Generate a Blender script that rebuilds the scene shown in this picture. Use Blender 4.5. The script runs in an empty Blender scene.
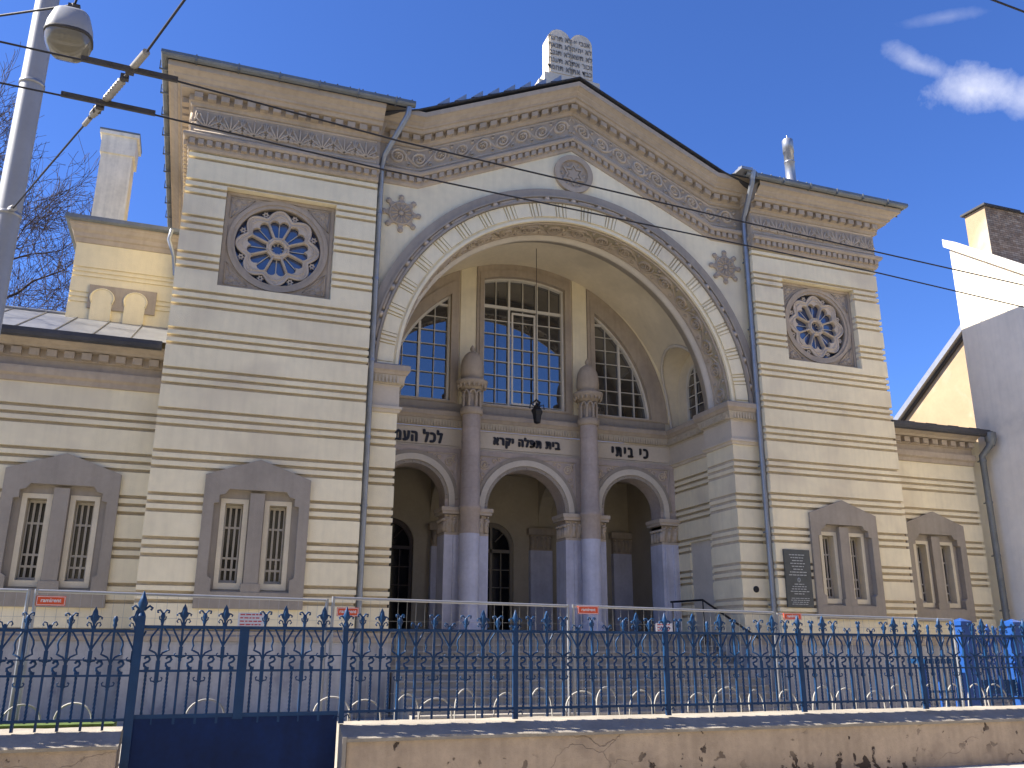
import bpy, bmesh, math, random
from mathutils import Vector, Matrix
from mathutils.geometry import tessellate_polygon
random.seed(7)
S = bpy.context.scene
C = S.collection
PI = math.pi
sin, cos, rad = math.sin, math.cos, math.radians

# ------------------------------------------------------------------ helpers
ORG = {}                                   # world origin of every object tree

def link(o):
    C.objects.link(o)
    return o

def thing(name, label, cat, loc=(0, 0, 0), group=None, kind=None):
    o = link(bpy.data.objects.new(name, None))
    o.location = loc
    o.empty_display_size = 0.3
    ORG[o] = Vector(loc)
    tag(o, label, cat, group, kind)
    return o

def tag(o, label=None, cat=None, group=None, kind=None):
    if label: o['label'] = label
    if cat: o['category'] = cat
    if group: o['group'] = group
    if kind: o['kind'] = kind
    return o

class MB:
    def __init__(s):
        s.v = []; s.f = []; s.sm = []; s.alt = set()
    def add(s, vs, fs, smooth=False):
        b = len(s.v)
        s.v.extend(tuple(v) for v in vs)
        for f in fs:
            s.f.append(tuple(i + b for i in f)); s.sm.append(smooth)
        return s
    def box(s, x0, x1, y0, y1, z0, z1):
        if x0 > x1: x0, x1 = x1, x0
        if y0 > y1: y0, y1 = y1, y0
        if z0 > z1: z0, z1 = z1, z0
        return s.add([(x0,y0,z0),(x1,y0,z0),(x1,y1,z0),(x0,y1,z0),(x0,y0,z1),(x1,y0,z1),(x1,y1,z1),(x0,y1,z1)],
                     [(0,3,2,1),(4,5,6,7),(0,1,5,4),(1,2,6,5),(2,3,7,6),(3,0,4,7)])
    def obox(s, c, ax, hx, hy, hz):
        # oriented box: centre, 3 axes
        a, b, d = [Vector(q) for q in ax]; c = Vector(c)
        vs = [c + a*hx*i + b*hy*j + d*hz*k for k in (-1,1) for (i,j) in ((-1,-1),(1,-1),(1,1),(-1,1))]
        return s.add(vs, [(0,3,2,1),(4,5,6,7),(0,1,5,4),(1,2,6,5),(2,3,7,6),(3,0,4,7)])
    def tube(s, pts, r, n=8, cap=True, smooth=True):
        pts = [Vector(p) for p in pts]
        rs = r if isinstance(r, (list, tuple)) else [r]*len(pts)
        vs = []; up = None
        for i, p in enumerate(pts):
            if i == 0: t = pts[1]-p
            elif i == len(pts)-1: t = p-pts[i-1]
            else: t = (pts[i+1]-p).normalized() + (p-pts[i-1]).normalized()
            if t.length < 1e-9: t = Vector((0,0,1))
            t.normalize()
            if up is None:
                up = Vector((0,0,1)) if abs(t.z) < .9 else Vector((0,1,0))
            a = t.cross(up)
            if a.length < 1e-6: a = t.orthogonal()
            a.normalize(); b = a.cross(t).normalized(); up = b
            for k in range(n):
                q = 2*PI*k/n
                vs.append(p + (a*cos(q) + b*sin(q))*rs[i])
        fs = [(i*n+k, i*n+(k+1) % n, (i+1)*n+(k+1) % n, (i+1)*n+k) for i in range(len(pts)-1) for k in range(n)]
        s.add(vs, fs, smooth)
        if cap:
            L = (len(pts)-1)*n
            s.add(vs[:n], [tuple(range(n-1,-1,-1))]); s.add(vs[L:L+n], [tuple(range(n))])
        return s
    def lathe(s, c, prof, n=20, smooth=True, ax='z'):
        # prof [(r, h)] about a vertical axis through c
        vs = []
        for (r, h) in prof:
            for k in range(n):
                q = 2*PI*k/n
                if ax == 'z': vs.append((c[0]+r*cos(q), c[1]+r*sin(q), c[2]+h))
                elif ax == 'y': vs.append((c[0]+r*cos(q), c[1]-h, c[2]+r*sin(q)))
                else: vs.append((c[0]+h, c[1]+r*cos(q), c[2]+r*sin(q)))
        m = len(prof)
        fs = [(i*n+k, i*n+(k+1) % n, (i+1)*n+(k+1) % n, (i+1)*n+k) for i in range(m-1) for k in range(n)]
        s.add(vs, fs, smooth)
        s.add(vs[:n], [tuple(range(n-1,-1,-1))]); s.add(vs[(m-1)*n:], [tuple(range(n))])
        return s
    def plate(s, loops, M, h0, h1, back=True):
        # flat shape with holes in (u, v), thick from h0 (back) to h1 (front)
        pl = [[Vector((u, v, 0)) for (u, v) in lp] for lp in loops]
        tris = tessellate_polygon(pl)
        flat = [p for lp in pl for p in lp]; n = len(flat)
        s.add([M(p.x, p.y, h1) for p in flat], tris)
        if back: s.add([M(p.x, p.y, h0) for p in flat], [t[::-1] for t in tris])
        for lp in pl:
            m = len(lp)
            vs = [M(p.x, p.y, h0) for p in lp] + [M(p.x, p.y, h1) for p in lp]
            s.add(vs, [(i, (i+1) % m, m+(i+1) % m, m+i) for i in range(m)])
        return s
    def ridge(s, pts, w, h, M, h0=0.0, smooth=True):
        # carved ridge along a polyline in (u, v): a low relief of half-round section
        n = len(pts); vs = []
        for i, (u, v) in enumerate(pts):
            a = pts[max(i-1, 0)]; b = pts[min(i+1, n-1)]
            dx, dy = b[0]-a[0], b[1]-a[1]; L = math.hypot(dx, dy) or 1
            nx, ny = -dy/L*w*.5, dx/L*w*.5
            vs += [M(u+nx, v+ny, h0), M(u+nx*.55, v+ny*.55, h0+h*.8), M(u-nx*.55, v-ny*.55, h0+h*.8), M(u-nx, v-ny, h0)]
        fs = []
        for i in range(n-1):
            for k in range(3):
                fs.append((i*4+k, i*4+k+1, i*4+5+k, i*4+4+k))
        fs.append((0, 1, 2, 3)); L = (n-1)*4; fs.append((L+3, L+2, L+1, L))
        return s.add(vs, fs, smooth)
    def knob(s, u, v, r, h, M, n=8, h0=0.0):
        vs = [M(u+r*cos(2*PI*k/n), v+r*sin(2*PI*k/n), h0) for k in range(n)]
        vs += [M(u+r*.7*cos(2*PI*k/n), v+r*.7*sin(2*PI*k/n), h0+h*.75) for k in range(n)]
        vs.append(M(u, v, h0+h))
        fs = [(k, (k+1) % n, n+(k+1) % n, n+k) for k in range(n)] + [(n+k, n+(k+1) % n, 2*n) for k in range(n)]
        return s.add(vs, fs, True)
    def build(s, name, mat, parent=None, label=None, bevel=0, loc=None):
        me = bpy.data.meshes.new(name)
        org = Vector((0,0,0))
        if parent is not None: org = ORG[parent]
        elif loc is not None: org = Vector(loc)
        me.from_pydata([Vector(v)-org for v in s.v], [], s.f)
        bm = bmesh.new(); bm.from_mesh(me)
        bmesh.ops.recalc_face_normals(bm, faces=bm.faces[:])
        bm.to_mesh(me); bm.free()
        if len(me.polygons) == len(s.sm):
            me.polygons.foreach_set('use_smooth', s.sm)
        me.materials.append(mat)
        if s.alt:
            me.materials.append(M['groove'])
            for i in s.alt: me.polygons[i].material_index = 1
        o = link(bpy.data.objects.new(name, me))
        ORG[o] = org
        if parent is not None: o.parent = parent
        elif loc is not None: o.location = loc
        if label: o['label'] = label
        if bevel:
            b = o.modifiers.new('bevel', 'BEVEL'); b.width = bevel; b.segments = 1; b.limit_method = 'ANGLE'; b.angle_limit = rad(50)
        return o

def front(Y):
    return lambda u, v, h: (u, Y-h, v)

def arcpts(cx, cz, r, a0, a1, n):
    return [(cx+r*cos(rad(a0+(a1-a0)*i/n)), cz+r*sin(rad(a0+(a1-a0)*i/n))) for i in range(n+1)]

def rect(x0, x1, z0, z1):
    return [(x0,z0),(x1,z0),(x1,z1),(x0,z1)]

def sweep_plan(mb, path, prof, flip=1, smooth=False):
    # moulding swept along a plan path (x, y); prof [(d, z)], d to the right hand of travel (flip -1: left)
    n = len(path); m = len(prof); vs = []
    for i, (x, y) in enumerate(path):
        def nrm(a, b):
            dx, dy = b[0]-a[0], b[1]-a[1]; L = math.hypot(dx, dy)
            return (dy/L*flip, -dx/L*flip)
        if i == 0: n1 = n2 = nrm(path[0], path[1])
        elif i == n-1: n1 = n2 = nrm(path[-2], path[-1])
        else: n1, n2 = nrm(path[i-1], path[i]), nrm(path[i], path[i+1])
        bx, by = n1[0]+n2[0], n1[1]+n2[1]; k = 2/(bx*bx+by*by) if bx*bx+by*by > 1e-6 else 1
        for (d, z) in prof: vs.append((x+bx*k*d, y+by*k*d, z))
    fs = [(i*m+j, i*m+j+1, (i+1)*m+j+1, (i+1)*m+j) for i in range(n-1) for j in range(m-1)]
    mb.add(vs, fs, smooth)
    mb.add(vs[:m], [tuple(range(m))]); mb.add(vs[(n-1)*m:], [tuple(range(m-1,-1,-1))])

def sweep_rake(mb, path, Y, prof):
    # moulding swept along an (x, zoff) path on a facade; prof [(d, z)], cut by vertical planes
    m = len(prof); vs = []
    for (x, zo) in path:
        for (d, z) in prof: vs.append((x, Y-d, z+zo))
    n = len(path)
    mb.add(vs, [(i*m+j, i*m+j+1, (i+1)*m+j+1, (i+1)*m+j) for i in range(n-1) for j in range(m-1)])
    mb.add(vs[:m], [tuple(range(m))]); mb.add(vs[(n-1)*m:], [tuple(range(m-1,-1,-1))])

# ------------------------------------------------------------------ materials
def srgb(r, g, b):
    f = lambda c: (c/12.92 if c <= .04045 else ((c+.055)/1.055)**2.4)
    return (f(r/255), f(g/255), f(b/255))

def mat(name, col, rough=.8, metal=0.0, var=.10, scale=1.2, bump=.0, bscale=60, streak=0.0, stain=None, stain_amt=0, stain_scale=.6, spec=.35):
    m = bpy.data.materials.new(name); m.use_nodes = True
    nt = m.node_tree; N = nt.nodes; L = nt.links
    p = N['Principled BSDF']
    p.inputs['Roughness'].default_value = rough; p.inputs['Metallic'].default_value = metal
    p.inputs['Specular IOR Level'].default_value = spec
    geo = N.new('ShaderNodeNewGeometry')
    def noise(sc, det=4, vec=None, dist=0.0):
        t = N.new('ShaderNodeTexNoise'); t.inputs['Scale'].default_value = sc; t.inputs['Detail'].default_value = det
        t.inputs['Distortion'].default_value = dist
        L.new(vec or geo.outputs['Position'], t.inputs['Vector']); return t
    def rng(sock, a, b, c, d):
        r = N.new('ShaderNodeMapRange'); r.inputs[1].default_value = a; r.inputs[2].default_value = b
        r.inputs[3].default_value = c; r.inputs[4].default_value = d; L.new(sock, r.inputs[0]); return r.outputs[0]
    def mul(a, b):
        x = N.new('ShaderNodeMath'); x.operation = 'MULTIPLY'; L.new(a, x.inputs[0]); L.new(b, x.inputs[1]); return x.outputs[0]
    f = rng(noise(scale, 6).outputs['Fac'], .3, .7, 1-var, 1+var)
    f = mul(f, rng(noise(scale*9, 4).outputs['Fac'], .3, .7, 1-var*.45, 1+var*.45))
    if streak:
        mp = N.new('ShaderNodeMapping'); mp.inputs['Scale'].default_value = (5, 5, .35)
        L.new(geo.outputs['Position'], mp.inputs['Vector'])
        f = mul(f, rng(noise(1.6, 5, mp.outputs[0]).outputs['Fac'], .45, .75, 1, 1-streak))
    vm = N.new('ShaderNodeVectorMath'); vm.operation = 'SCALE'
    vm.inputs[0].default_value = col; L.new(f, vm.inputs['Scale'])
    out = vm.outputs[0]
    if stain:
        mx = N.new('ShaderNodeMix'); mx.data_type = 'RGBA'
        L.new(mul(rng(noise(stain_scale, 7, None, .4).outputs['Fac'], .52, .66, 0, stain_amt), rng(noise(stain_scale*6, 5).outputs['Fac'], .3, .7, .4, 1)), mx.inputs[0])
        L.new(out, mx.inputs[6]); mx.inputs[7].default_value = (*stain, 1); out = mx.outputs[2]
    L.new(out, p.inputs['Base Color'])
    if bump:
        b = N.new('ShaderNodeBump'); b.inputs['Strength'].default_value = bump; b.inputs['Distance'].default_value = .02
        L.new(noise(bscale, 5).outputs['Fac'], b.inputs['Height']); L.new(b.outputs[0], p.inputs['Normal'])
    return m

M = {}
M['cream'] = mat('cream_stucco', (.80,.70,.47), .88, var=.075, scale=.6, bump=.25, bscale=40, streak=.07, stain=(.50,.42,.31), stain_amt=.55, stain_scale=.45)
M['groove'] = mat('darker_groove', (.53,.445,.325), .9, var=.12, scale=1.5, streak=.1)  # groove faces in a darker tone than the wall
M['yellow'] = mat('yellow_stucco', (.80,.68,.42), .88, var=.06, scale=.8, bump=.2, bscale=40, streak=.06)
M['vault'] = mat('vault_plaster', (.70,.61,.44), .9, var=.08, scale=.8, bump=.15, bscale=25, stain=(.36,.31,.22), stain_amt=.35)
M['taupe'] = mat('taupe_stucco', (.41,.335,.245), .85, var=.10, scale=1.0, bump=.2, bscale=50, streak=.12, stain=(.24,.21,.19), stain_amt=.4, stain_scale=.9)
M['grey'] = mat('grey_stucco', (.315,.272,.215), .85, var=.09, scale=1.1, bump=.2, bscale=50, streak=.12)
M['relief'] = mat('carved_stone', (.51,.425,.32), .85, var=.12, scale=2.5, bump=.2, bscale=60)  # paler than the frieze ground: relief shading and grime put into the colours
M['soffit'] = mat('eave_plaster', (.41,.335,.245), .88, var=.10, scale=.7, streak=.1)
M['mauve'] = mat('mauve_stucco', (.42,.35,.295), .85, var=.14, scale=1.2, bump=.2, bscale=50, streak=.1)
M['panelgrey'] = mat('inscription_plaster', (.56,.48,.36), .85, var=.07, scale=1.5)
M['lavender'] = mat('lavender_paint', (.56,.555,.61), .75, var=.12, scale=1.2, bump=.1, bscale=40, streak=.12, stain=(.26,.27,.36), stain_amt=.4)
M['plinth'] = mat('plinth_paint', (.42,.405,.385), .8, var=.12, scale=1.4, bump=.2, bscale=30, streak=.2, stain=(.16,.16,.19), stain_amt=.6, stain_scale=1.1)
M['archwhite'] = mat('arch_plaster', (.56,.50,.40), .85, var=.08, scale=1.5)
M['egg'] = mat('egg_and_dart', (.46,.39,.28), .85, var=.12, scale=6)
M['letter'] = mat('black_letters', (.02,.02,.022), .5, var=.05)
M['engrave'] = mat('engraved_letters', (.24,.22,.19), .8, var=.1)
M['winframe'] = mat('window_paint', (.66,.61,.50), .6, var=.05, scale=3)
M['creamframe'] = mat('cream_window_paint', (.62,.54,.385), .6, var=.06, scale=3)
M['doorframe'] = mat('brown_door_paint', (.20,.17,.125), .6, var=.08, scale=3)
M['grille'] = mat('grille_paint', (.42,.38,.31), .6, var=.06, scale=3)
M['zinc'] = mat('zinc_pipe', (.25,.27,.30), .38, metal=.55, var=.12, scale=3)
M['gutter'] = mat('gutter_zinc', (.19,.20,.195), .5, metal=.45, var=.15, scale=2.5)
M['roof'] = mat('metal_roof', (.20,.205,.215), .45, metal=.3, var=.12, scale=1.5)
M['darkroof'] = mat('dark_roof', (.05,.05,.055), .7, var=.2, scale=2)
M['stone'] = mat('tablet_stone', (.64,.565,.44), .9, var=.12, scale=2, bump=.2, bscale=30, stain=(.25,.24,.21), stain_amt=.5, stain_scale=2)
M['step'] = mat('step_stone', (.35,.32,.275), .85, var=.14, scale=2, bump=.2, bscale=40)
M['dark'] = mat('dark_interior', (.02,.02,.022), .8, var=.1)
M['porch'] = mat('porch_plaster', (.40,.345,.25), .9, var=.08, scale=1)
M['wood'] = mat('dark_door', (.05,.035,.028), .5, var=.15, scale=4)
M['iron'] = mat('blue_iron', (.005,.040,.115), .42, var=.15, scale=6, spec=.3)
M['sunlitblue'] = mat('sunlit_blue_paint', (.006,.058,.25), .45, var=.10, scale=4, spec=.5)  # sunlit version of the blue iron, sun brightness put into the colour
M['navy'] = mat('navy_sheet', (.002,.016,.075), .55, var=.22, scale=2.2, bump=.15, bscale=8, streak=.2, spec=.2)
M['galv'] = mat('galvanised_tube', (.36,.365,.37), .35, metal=.6, var=.08, scale=5)
M['whitewire'] = mat('white_wire', (.34,.33,.30), .5, var=.05)
M['orange'] = mat('orange_sign', (.75,.10,.03), .45, var=.04)
M['paper'] = mat('white_paper', (.70,.68,.68), .7, var=.05)
M['red'] = mat('red_print', (.55,.08,.08), .6, var=.03)
M['white'] = mat('white_print', (.8,.78,.75), .6, var=.03)
M['plaque'] = mat('slate_plaque', (.055,.062,.062), .35, var=.15, scale=4, spec=.5)
M['plaqtext'] = mat('plaque_engraving', (.42,.43,.41), .6, var=.1, scale=20)
M['black'] = mat('black_iron', (.015,.015,.016), .45, var=.1)
M['pole'] = mat('pole_paint', (.30,.315,.34), .5, metal=.1, var=.06, scale=2)
M['wire'] = mat('trolley_wire', (.03,.03,.035), .5, metal=.3, var=.05)
M['bar'] = mat('insulator_bar', (.06,.055,.05), .6, var=.15, scale=8)
M['ceramic'] = mat('pale_insulator', (.30,.28,.24), .4, var=.12, scale=20)
M['neighwhite'] = mat('white_render', (.86,.78,.63), .9, var=.07, scale=.5, bump=.4, bscale=14, streak=.06, stain=(.50,.46,.38), stain_amt=.6, stain_scale=.45)
M['peach'] = mat('peach_render', (.33,.245,.155), .9, var=.08, scale=.8, bump=.2, bscale=30, stain=(.45,.42,.36), stain_amt=.8, stain_scale=.5)
M['chimwhite'] = mat('chimney_render', (.80,.74,.59), .9, var=.12, scale=1.2, streak=.2, stain=(.42,.42,.36), stain_amt=.5)
M['bark'] = mat('bark', (.055,.038,.032), .9, var=.2, scale=4)
M['asphalt'] = mat('asphalt', (.11,.105,.10), .9, var=.15, scale=.6, bump=.4, bscale=80)
M['ground'] = mat('earth', (.16,.145,.12), .95, var=.2, scale=.05)
M['grass'] = mat('lawn_grass', (.085,.13,.03), .9, var=.3, scale=8, bump=.5, bscale=120)
M['kerb'] = mat('kerb_stone', (.38,.37,.35), .85, var=.12, scale=2, bump=.2, bscale=60)
M['coping'] = mat('concrete_coping', (.31,.28,.235), .9, var=.16, scale=2.5, bump=.3, bscale=50, stain=(.22,.21,.20), stain_amt=.5, stain_scale=2)

def paving(name, col, sx, sy):
    m = mat(name, col, .88, var=.14, scale=1.3, bump=.25, bscale=50)
    nt = m.node_tree; N = nt.nodes; L = nt.links; p = N['Principled BSDF']
    src = p.inputs['Base Color'].links[0].from_socket
    g = N.new('ShaderNodeNewGeometry'); br = N.new('ShaderNodeTexBrick')
    br.inputs['Scale'].default_value = 1; br.inputs['Brick Width'].default_value = sx; br.inputs['Row Height'].default_value = sy
    br.inputs['Mortar Size'].default_value = .006; br.inputs['Color1'].default_value = (1,1,1,1); br.inputs['Color2'].default_value = (.86,.86,.86,1)
    br.inputs['Mortar'].default_value = (.45,.45,.45,1)
    L.new(g.outputs['Position'], br.inputs['Vector'])
    mx = N.new('ShaderNodeMix'); mx.data_type = 'RGBA'; mx.blend_type = 'MULTIPLY'; mx.inputs[0].default_value = 1
    L.new(src, mx.inputs[6]); L.new(br.outputs['Color'], mx.inputs[7]); L.new(mx.outputs[2], p.inputs['Base Color'])
    return m
M['paving'] = paving('sidewalk_paving', (.36,.34,.31), .3, .3)
M['yard'] = paving('yard_paving', (.36,.34,.31), .4, .2)

def glass(name, col=(.012,.014,.018), rough=.015, ior=2.8):
    m = bpy.data.materials.new(name); m.use_nodes = True; N = m.node_tree.nodes; L = m.node_tree.links
    p = N['Principled BSDF']; p.inputs['Base Color'].default_value = (*col, 1); p.inputs['Roughness'].default_value = rough
    p.inputs['IOR'].default_value = ior; p.inputs['Specular IOR Level'].default_value = .5
    g = N.new('ShaderNodeNewGeometry'); t = N.new('ShaderNodeTexNoise'); t.inputs['Scale'].default_value = 1.1; t.inputs['Detail'].default_value = 1
    L.new(g.outputs['Position'], t.inputs['Vector'])
    b = N.new('ShaderNodeBump'); b.inputs['Strength'].default_value = .02; b.inputs['Distance'].default_value = .05
    L.new(t.outputs['Fac'], b.inputs['Height']); L.new(b.outputs[0], p.inputs['Normal'])
    return m
M['glass'] = glass('window_glass')
M['roseglass'] = glass('rose_glass', (.05,.075,.15), .10, 2.3)  # blue base colour paints in the reflected sky
M['lampglass'] = glass('lamp_glass', (.17,.155,.115), .08, 1.6)
M['dimglass'] = glass('porch_glass', (.008,.008,.010), .1, 1.5)

def brickmat():
    m = mat('old_brick', (.36,.28,.20), .95, var=.3, scale=3, bump=.3, bscale=40, stain=(.34,.31,.27), stain_amt=.75, stain_scale=.9)
    nt = m.node_tree; N = nt.nodes; L = nt.links; p = N['Principled BSDF']
    src = p.inputs['Base Color'].links[0].from_socket
    g = N.new('ShaderNodeNewGeometry'); mp = N.new('ShaderNodeMapping'); mp.inputs['Rotation'].default_value = (rad(90), 0, 0)
    L.new(g.outputs['Position'], mp.inputs['Vector'])
    br = N.new('ShaderNodeTexBrick'); br.inputs['Scale'].default_value = 1; br.inputs['Brick Width'].default_value = .25; br.inputs['Row Height'].default_value = .075
    br.inputs['Mortar Size'].default_value = .009; br.inputs['Color1'].default_value = (1,1,1,1); br.inputs['Color2'].default_value = (.6,.5,.45,1); br.inputs['Mortar'].default_value = (.35,.33,.3,1)
    L.new(mp.outputs[0], br.inputs['Vector'])
    mx = N.new('ShaderNodeMix'); mx.data_type = 'RGBA'; mx.blend_type = 'MULTIPLY'; mx.inputs[0].default_value = .9
    L.new(src, mx.inputs[6]); L.new(br.outputs['Color'], mx.inputs[7]); L.new(mx.outputs[2], p.inputs['Base Color'])
    return m
M['brick'] = brickmat()

def peelmat():
    # old tan render of the street wall: peeled dark patches, cracks, grime
    m = mat('peeling_render', (.47,.37,.27), .92, var=.13, scale=1.6, bump=.45, bscale=45, streak=.16, stain=(.27,.21,.16), stain_amt=.55, stain_scale=1.3)
    nt = m.node_tree; N = nt.nodes; L = nt.links; p = N['Principled BSDF']
    src = p.inputs['Base Color'].links[0].from_socket
    g = N.new('ShaderNodeNewGeometry')
    def nz(sc, det, dist=0, scl=None):
        t = N.new('ShaderNodeTexNoise'); t.inputs['Scale'].default_value = sc; t.inputs['Detail'].default_value = det; t.inputs['Distortion'].default_value = dist
        if scl:
            mp = N.new('ShaderNodeMapping'); mp.inputs['Scale'].default_value = scl; L.new(g.outputs['Position'], mp.inputs['Vector']); L.new(mp.outputs[0], t.inputs['Vector'])
        else: L.new(g.outputs['Position'], t.inputs['Vector'])
        return t
    def rng(s, a, b, c, d):
        r = N.new('ShaderNodeMapRange'); r.inputs[1].default_value = a; r.inputs[2].default_value = b; r.inputs[3].default_value = c; r.inputs[4].default_value = d
        L.new(s, r.inputs[0]); return r.outputs[0]
    def mth(op, a, b):
        x = N.new('ShaderNodeMath'); x.operation = op
        for i, q in enumerate((a, b)):
            if isinstance(q, (int, float)): x.inputs[i].default_value = q
            else: L.new(q, x.inputs[i])
        return x.outputs[0]
    sep = N.new('ShaderNodeSeparateXYZ'); L.new(g.outputs['Position'], sep.inputs[0])
    low = rng(sep.outputs['Z'], .05, .5, .11, -.02)          # more peeling towards the foot of the wall
    n1 = mth('ADD', nz(5.5, 10, .3).outputs['Fac'], low)
    patch = rng(n1, .645, .665, 0, 1)
    big = rng(nz(.7, 4).outputs['Fac'], .44, .56, .0, 1)
    patch = mth('MULTIPLY', patch, big)
    # cracks
    nd = nz(2.2, 4); vmx = N.new('ShaderNodeVectorMath'); vmx.operation = 'MULTIPLY_ADD'
    L.new(nd.outputs['Color'], vmx.inputs[0]); vmx.inputs[1].default_value = (.55,.55,.4); L.new(g.outputs['Position'], vmx.inputs[2])
    mp = N.new('ShaderNodeMapping'); mp.inputs['Scale'].default_value = (.55, 0, 1.5); L.new(vmx.outputs[0], mp.inputs['Vector'])
    vo = N.new('ShaderNodeTexVoronoi'); vo.feature = 'DISTANCE_TO_EDGE'; vo.inputs['Scale'].default_value = 1.0; L.new(mp.outputs[0], vo.inputs['Vector'])
    crack = mth('MULTIPLY', rng(vo.outputs['Distance'], .0008, .004, 1, 0), rng(nz(.8, 3).outputs['Fac'], .54, .62, 0, .5))
    fac = mth('MAXIMUM', patch, crack)
    mx = N.new('ShaderNodeMix'); mx.data_type = 'RGBA'; L.new(fac, mx.inputs[0]); L.new(src, mx.inputs[6])
    mx.inputs[7].default_value = (.075,.055,.042,1)
    L.new(mx.outputs[2], p.inputs['Base Color'])
    old = p.inputs['Normal'].links[0].from_node
    b = N.new('ShaderNodeBump'); b.invert = True; b.inputs['Strength'].default_value = .8; b.inputs['Distance'].default_value = .015
    L.new(fac, b.inputs['Height']); L.new(old.outputs[0], b.inputs['Normal']); L.new(b.outputs[0], p.inputs['Normal'])
    return m
M['peel'] = peelmat()

# ------------------------------------------------------------------ text
def text_mb(txt, size, Mfun, h0, h1, weight=0.0, center=True, squeeze=1.0, space=1.0):
    cu = bpy.data.curves.new('t', 'FONT'); cu.body = txt; cu.size = size; cu.resolution_u = 3
    cu.align_x = 'CENTER' if center else 'LEFT'; cu.align_y = 'CENTER'; cu.offset = weight; cu.space_character = space; cu.extrude = .5
    o = bpy.data.objects.new('t', cu); C.objects.link(o)
    dg = bpy.context.evaluated_depsgraph_get(); dg.update()
    me = bpy.data.meshes.new_from_object(o.evaluated_get(dg))
    mb = MB()
    mb.add([Mfun(v.co.x*squeeze, v.co.y, h0+(v.co.z+.5)*(h1-h0)) for v in me.vertices], [tuple(p.vertices) for p in me.polygons])
    bpy.data.objects.remove(o); bpy.data.curves.remove(cu); bpy.data.meshes.remove(me)
    return mb
heb = lambda s: s[::-1]                     # visual order, right to left

# ------------------------------------------------------------------ carved motifs in (u, v)
def scroll_motif(mb, u0, v0, w, h, Mf, depth=.035, flip=1):
    cu, cv = u0+w*.5, v0+h*.5; R = min(w, h)*.46
    pts = []
    for i in range(15):
        t = i/14; a = rad(200+flip*t*520); r = R*(1-t*.62)
        pts.append((cu+r*cos(a), cv+r*sin(a)))
    mb.ridge(pts, R*.24, depth, Mf)
    mb.knob(cu, cv, R*.17, depth*1.3, Mf, 7)
    for k in range(5):
        a = 2*PI*k/5
        mb.knob(cu+R*.27*cos(a), cv+R*.27*sin(a), R*.12, depth, Mf, 5)
    for (du, dv, a) in ((-.46,.42,225),(.46,.42,-45),(-.46,-.42,135),(.46,-.42,45)):
        p = (u0+w*(.5+du), v0+h*(.5+dv))
        mb.ridge([p, (p[0]+R*.28*cos(rad(a+35)), p[1]+R*.28*sin(rad(a+35)))], R*.2, depth*.8, Mf)
        mb.ridge([p, (p[0]+R*.28*cos(rad(a-35)), p[1]+R*.28*sin(rad(a-35)))], R*.2, depth*.8, Mf)

def palmette_motif(mb, u0, v0, w, h, Mf, depth=.035):
    cu = u0+w*.5; vb = v0+h*.12
    for k in range(-3, 4):
        a = rad(90-k*24); L = h*(.74-.07*abs(k))
        p1 = (cu+L*.55*cos(a), vb+L*.55*sin(a)); p2 = (cu+L*cos(a)+.02*k*w, vb+L*sin(a))
        mb.ridge([(cu, vb), p1, p2], w*.075, depth, Mf)
        mb.knob(p2[0], p2[1], w*.05, depth, Mf, 5)
    for sgn in (-1, 1):
        pts = [(cu+sgn*w*(.08+.36*t), vb-h*.02+h*.5*math.sin(t*PI)*(.35+.5*t)+h*.1*t) for t in [i/7 for i in range(8)]]
        mb.ridge(pts, w*.05, depth*.8, Mf)
        c = (cu+sgn*w*.36, v0+h*.24); pp = []
        for i in range(9):
            t = i/8; a = rad(90+sgn*(-t*430)); r = w*.13*(1-.7*t)
            pp.append((c[0]+r*cos(a), c[1]+r*sin(a)))
        mb.ridge(pp, w*.055, depth, Mf)
        # fan between the palmettes
        for q in (60, 85):
            a = rad(q); e = cu+sgn*w*.5
            mb.ridge([(e, v0+h*.35), (e-sgn*w*.2*cos(a), v0+h*.35+h*.5*sin(a))], w*.06, depth*.9, Mf)

# ==================================================================== SYNAGOGUE
syn = thing('synagogue', 'cream and grey banded synagogue with a great entrance arch, two rose windows and Hebrew lettering', 'synagogue', (0, 4, .55))
G0, GD = 11.972, .923
GROUPS = [G0 - GD*i for i in range(-1, 12)]

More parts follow.
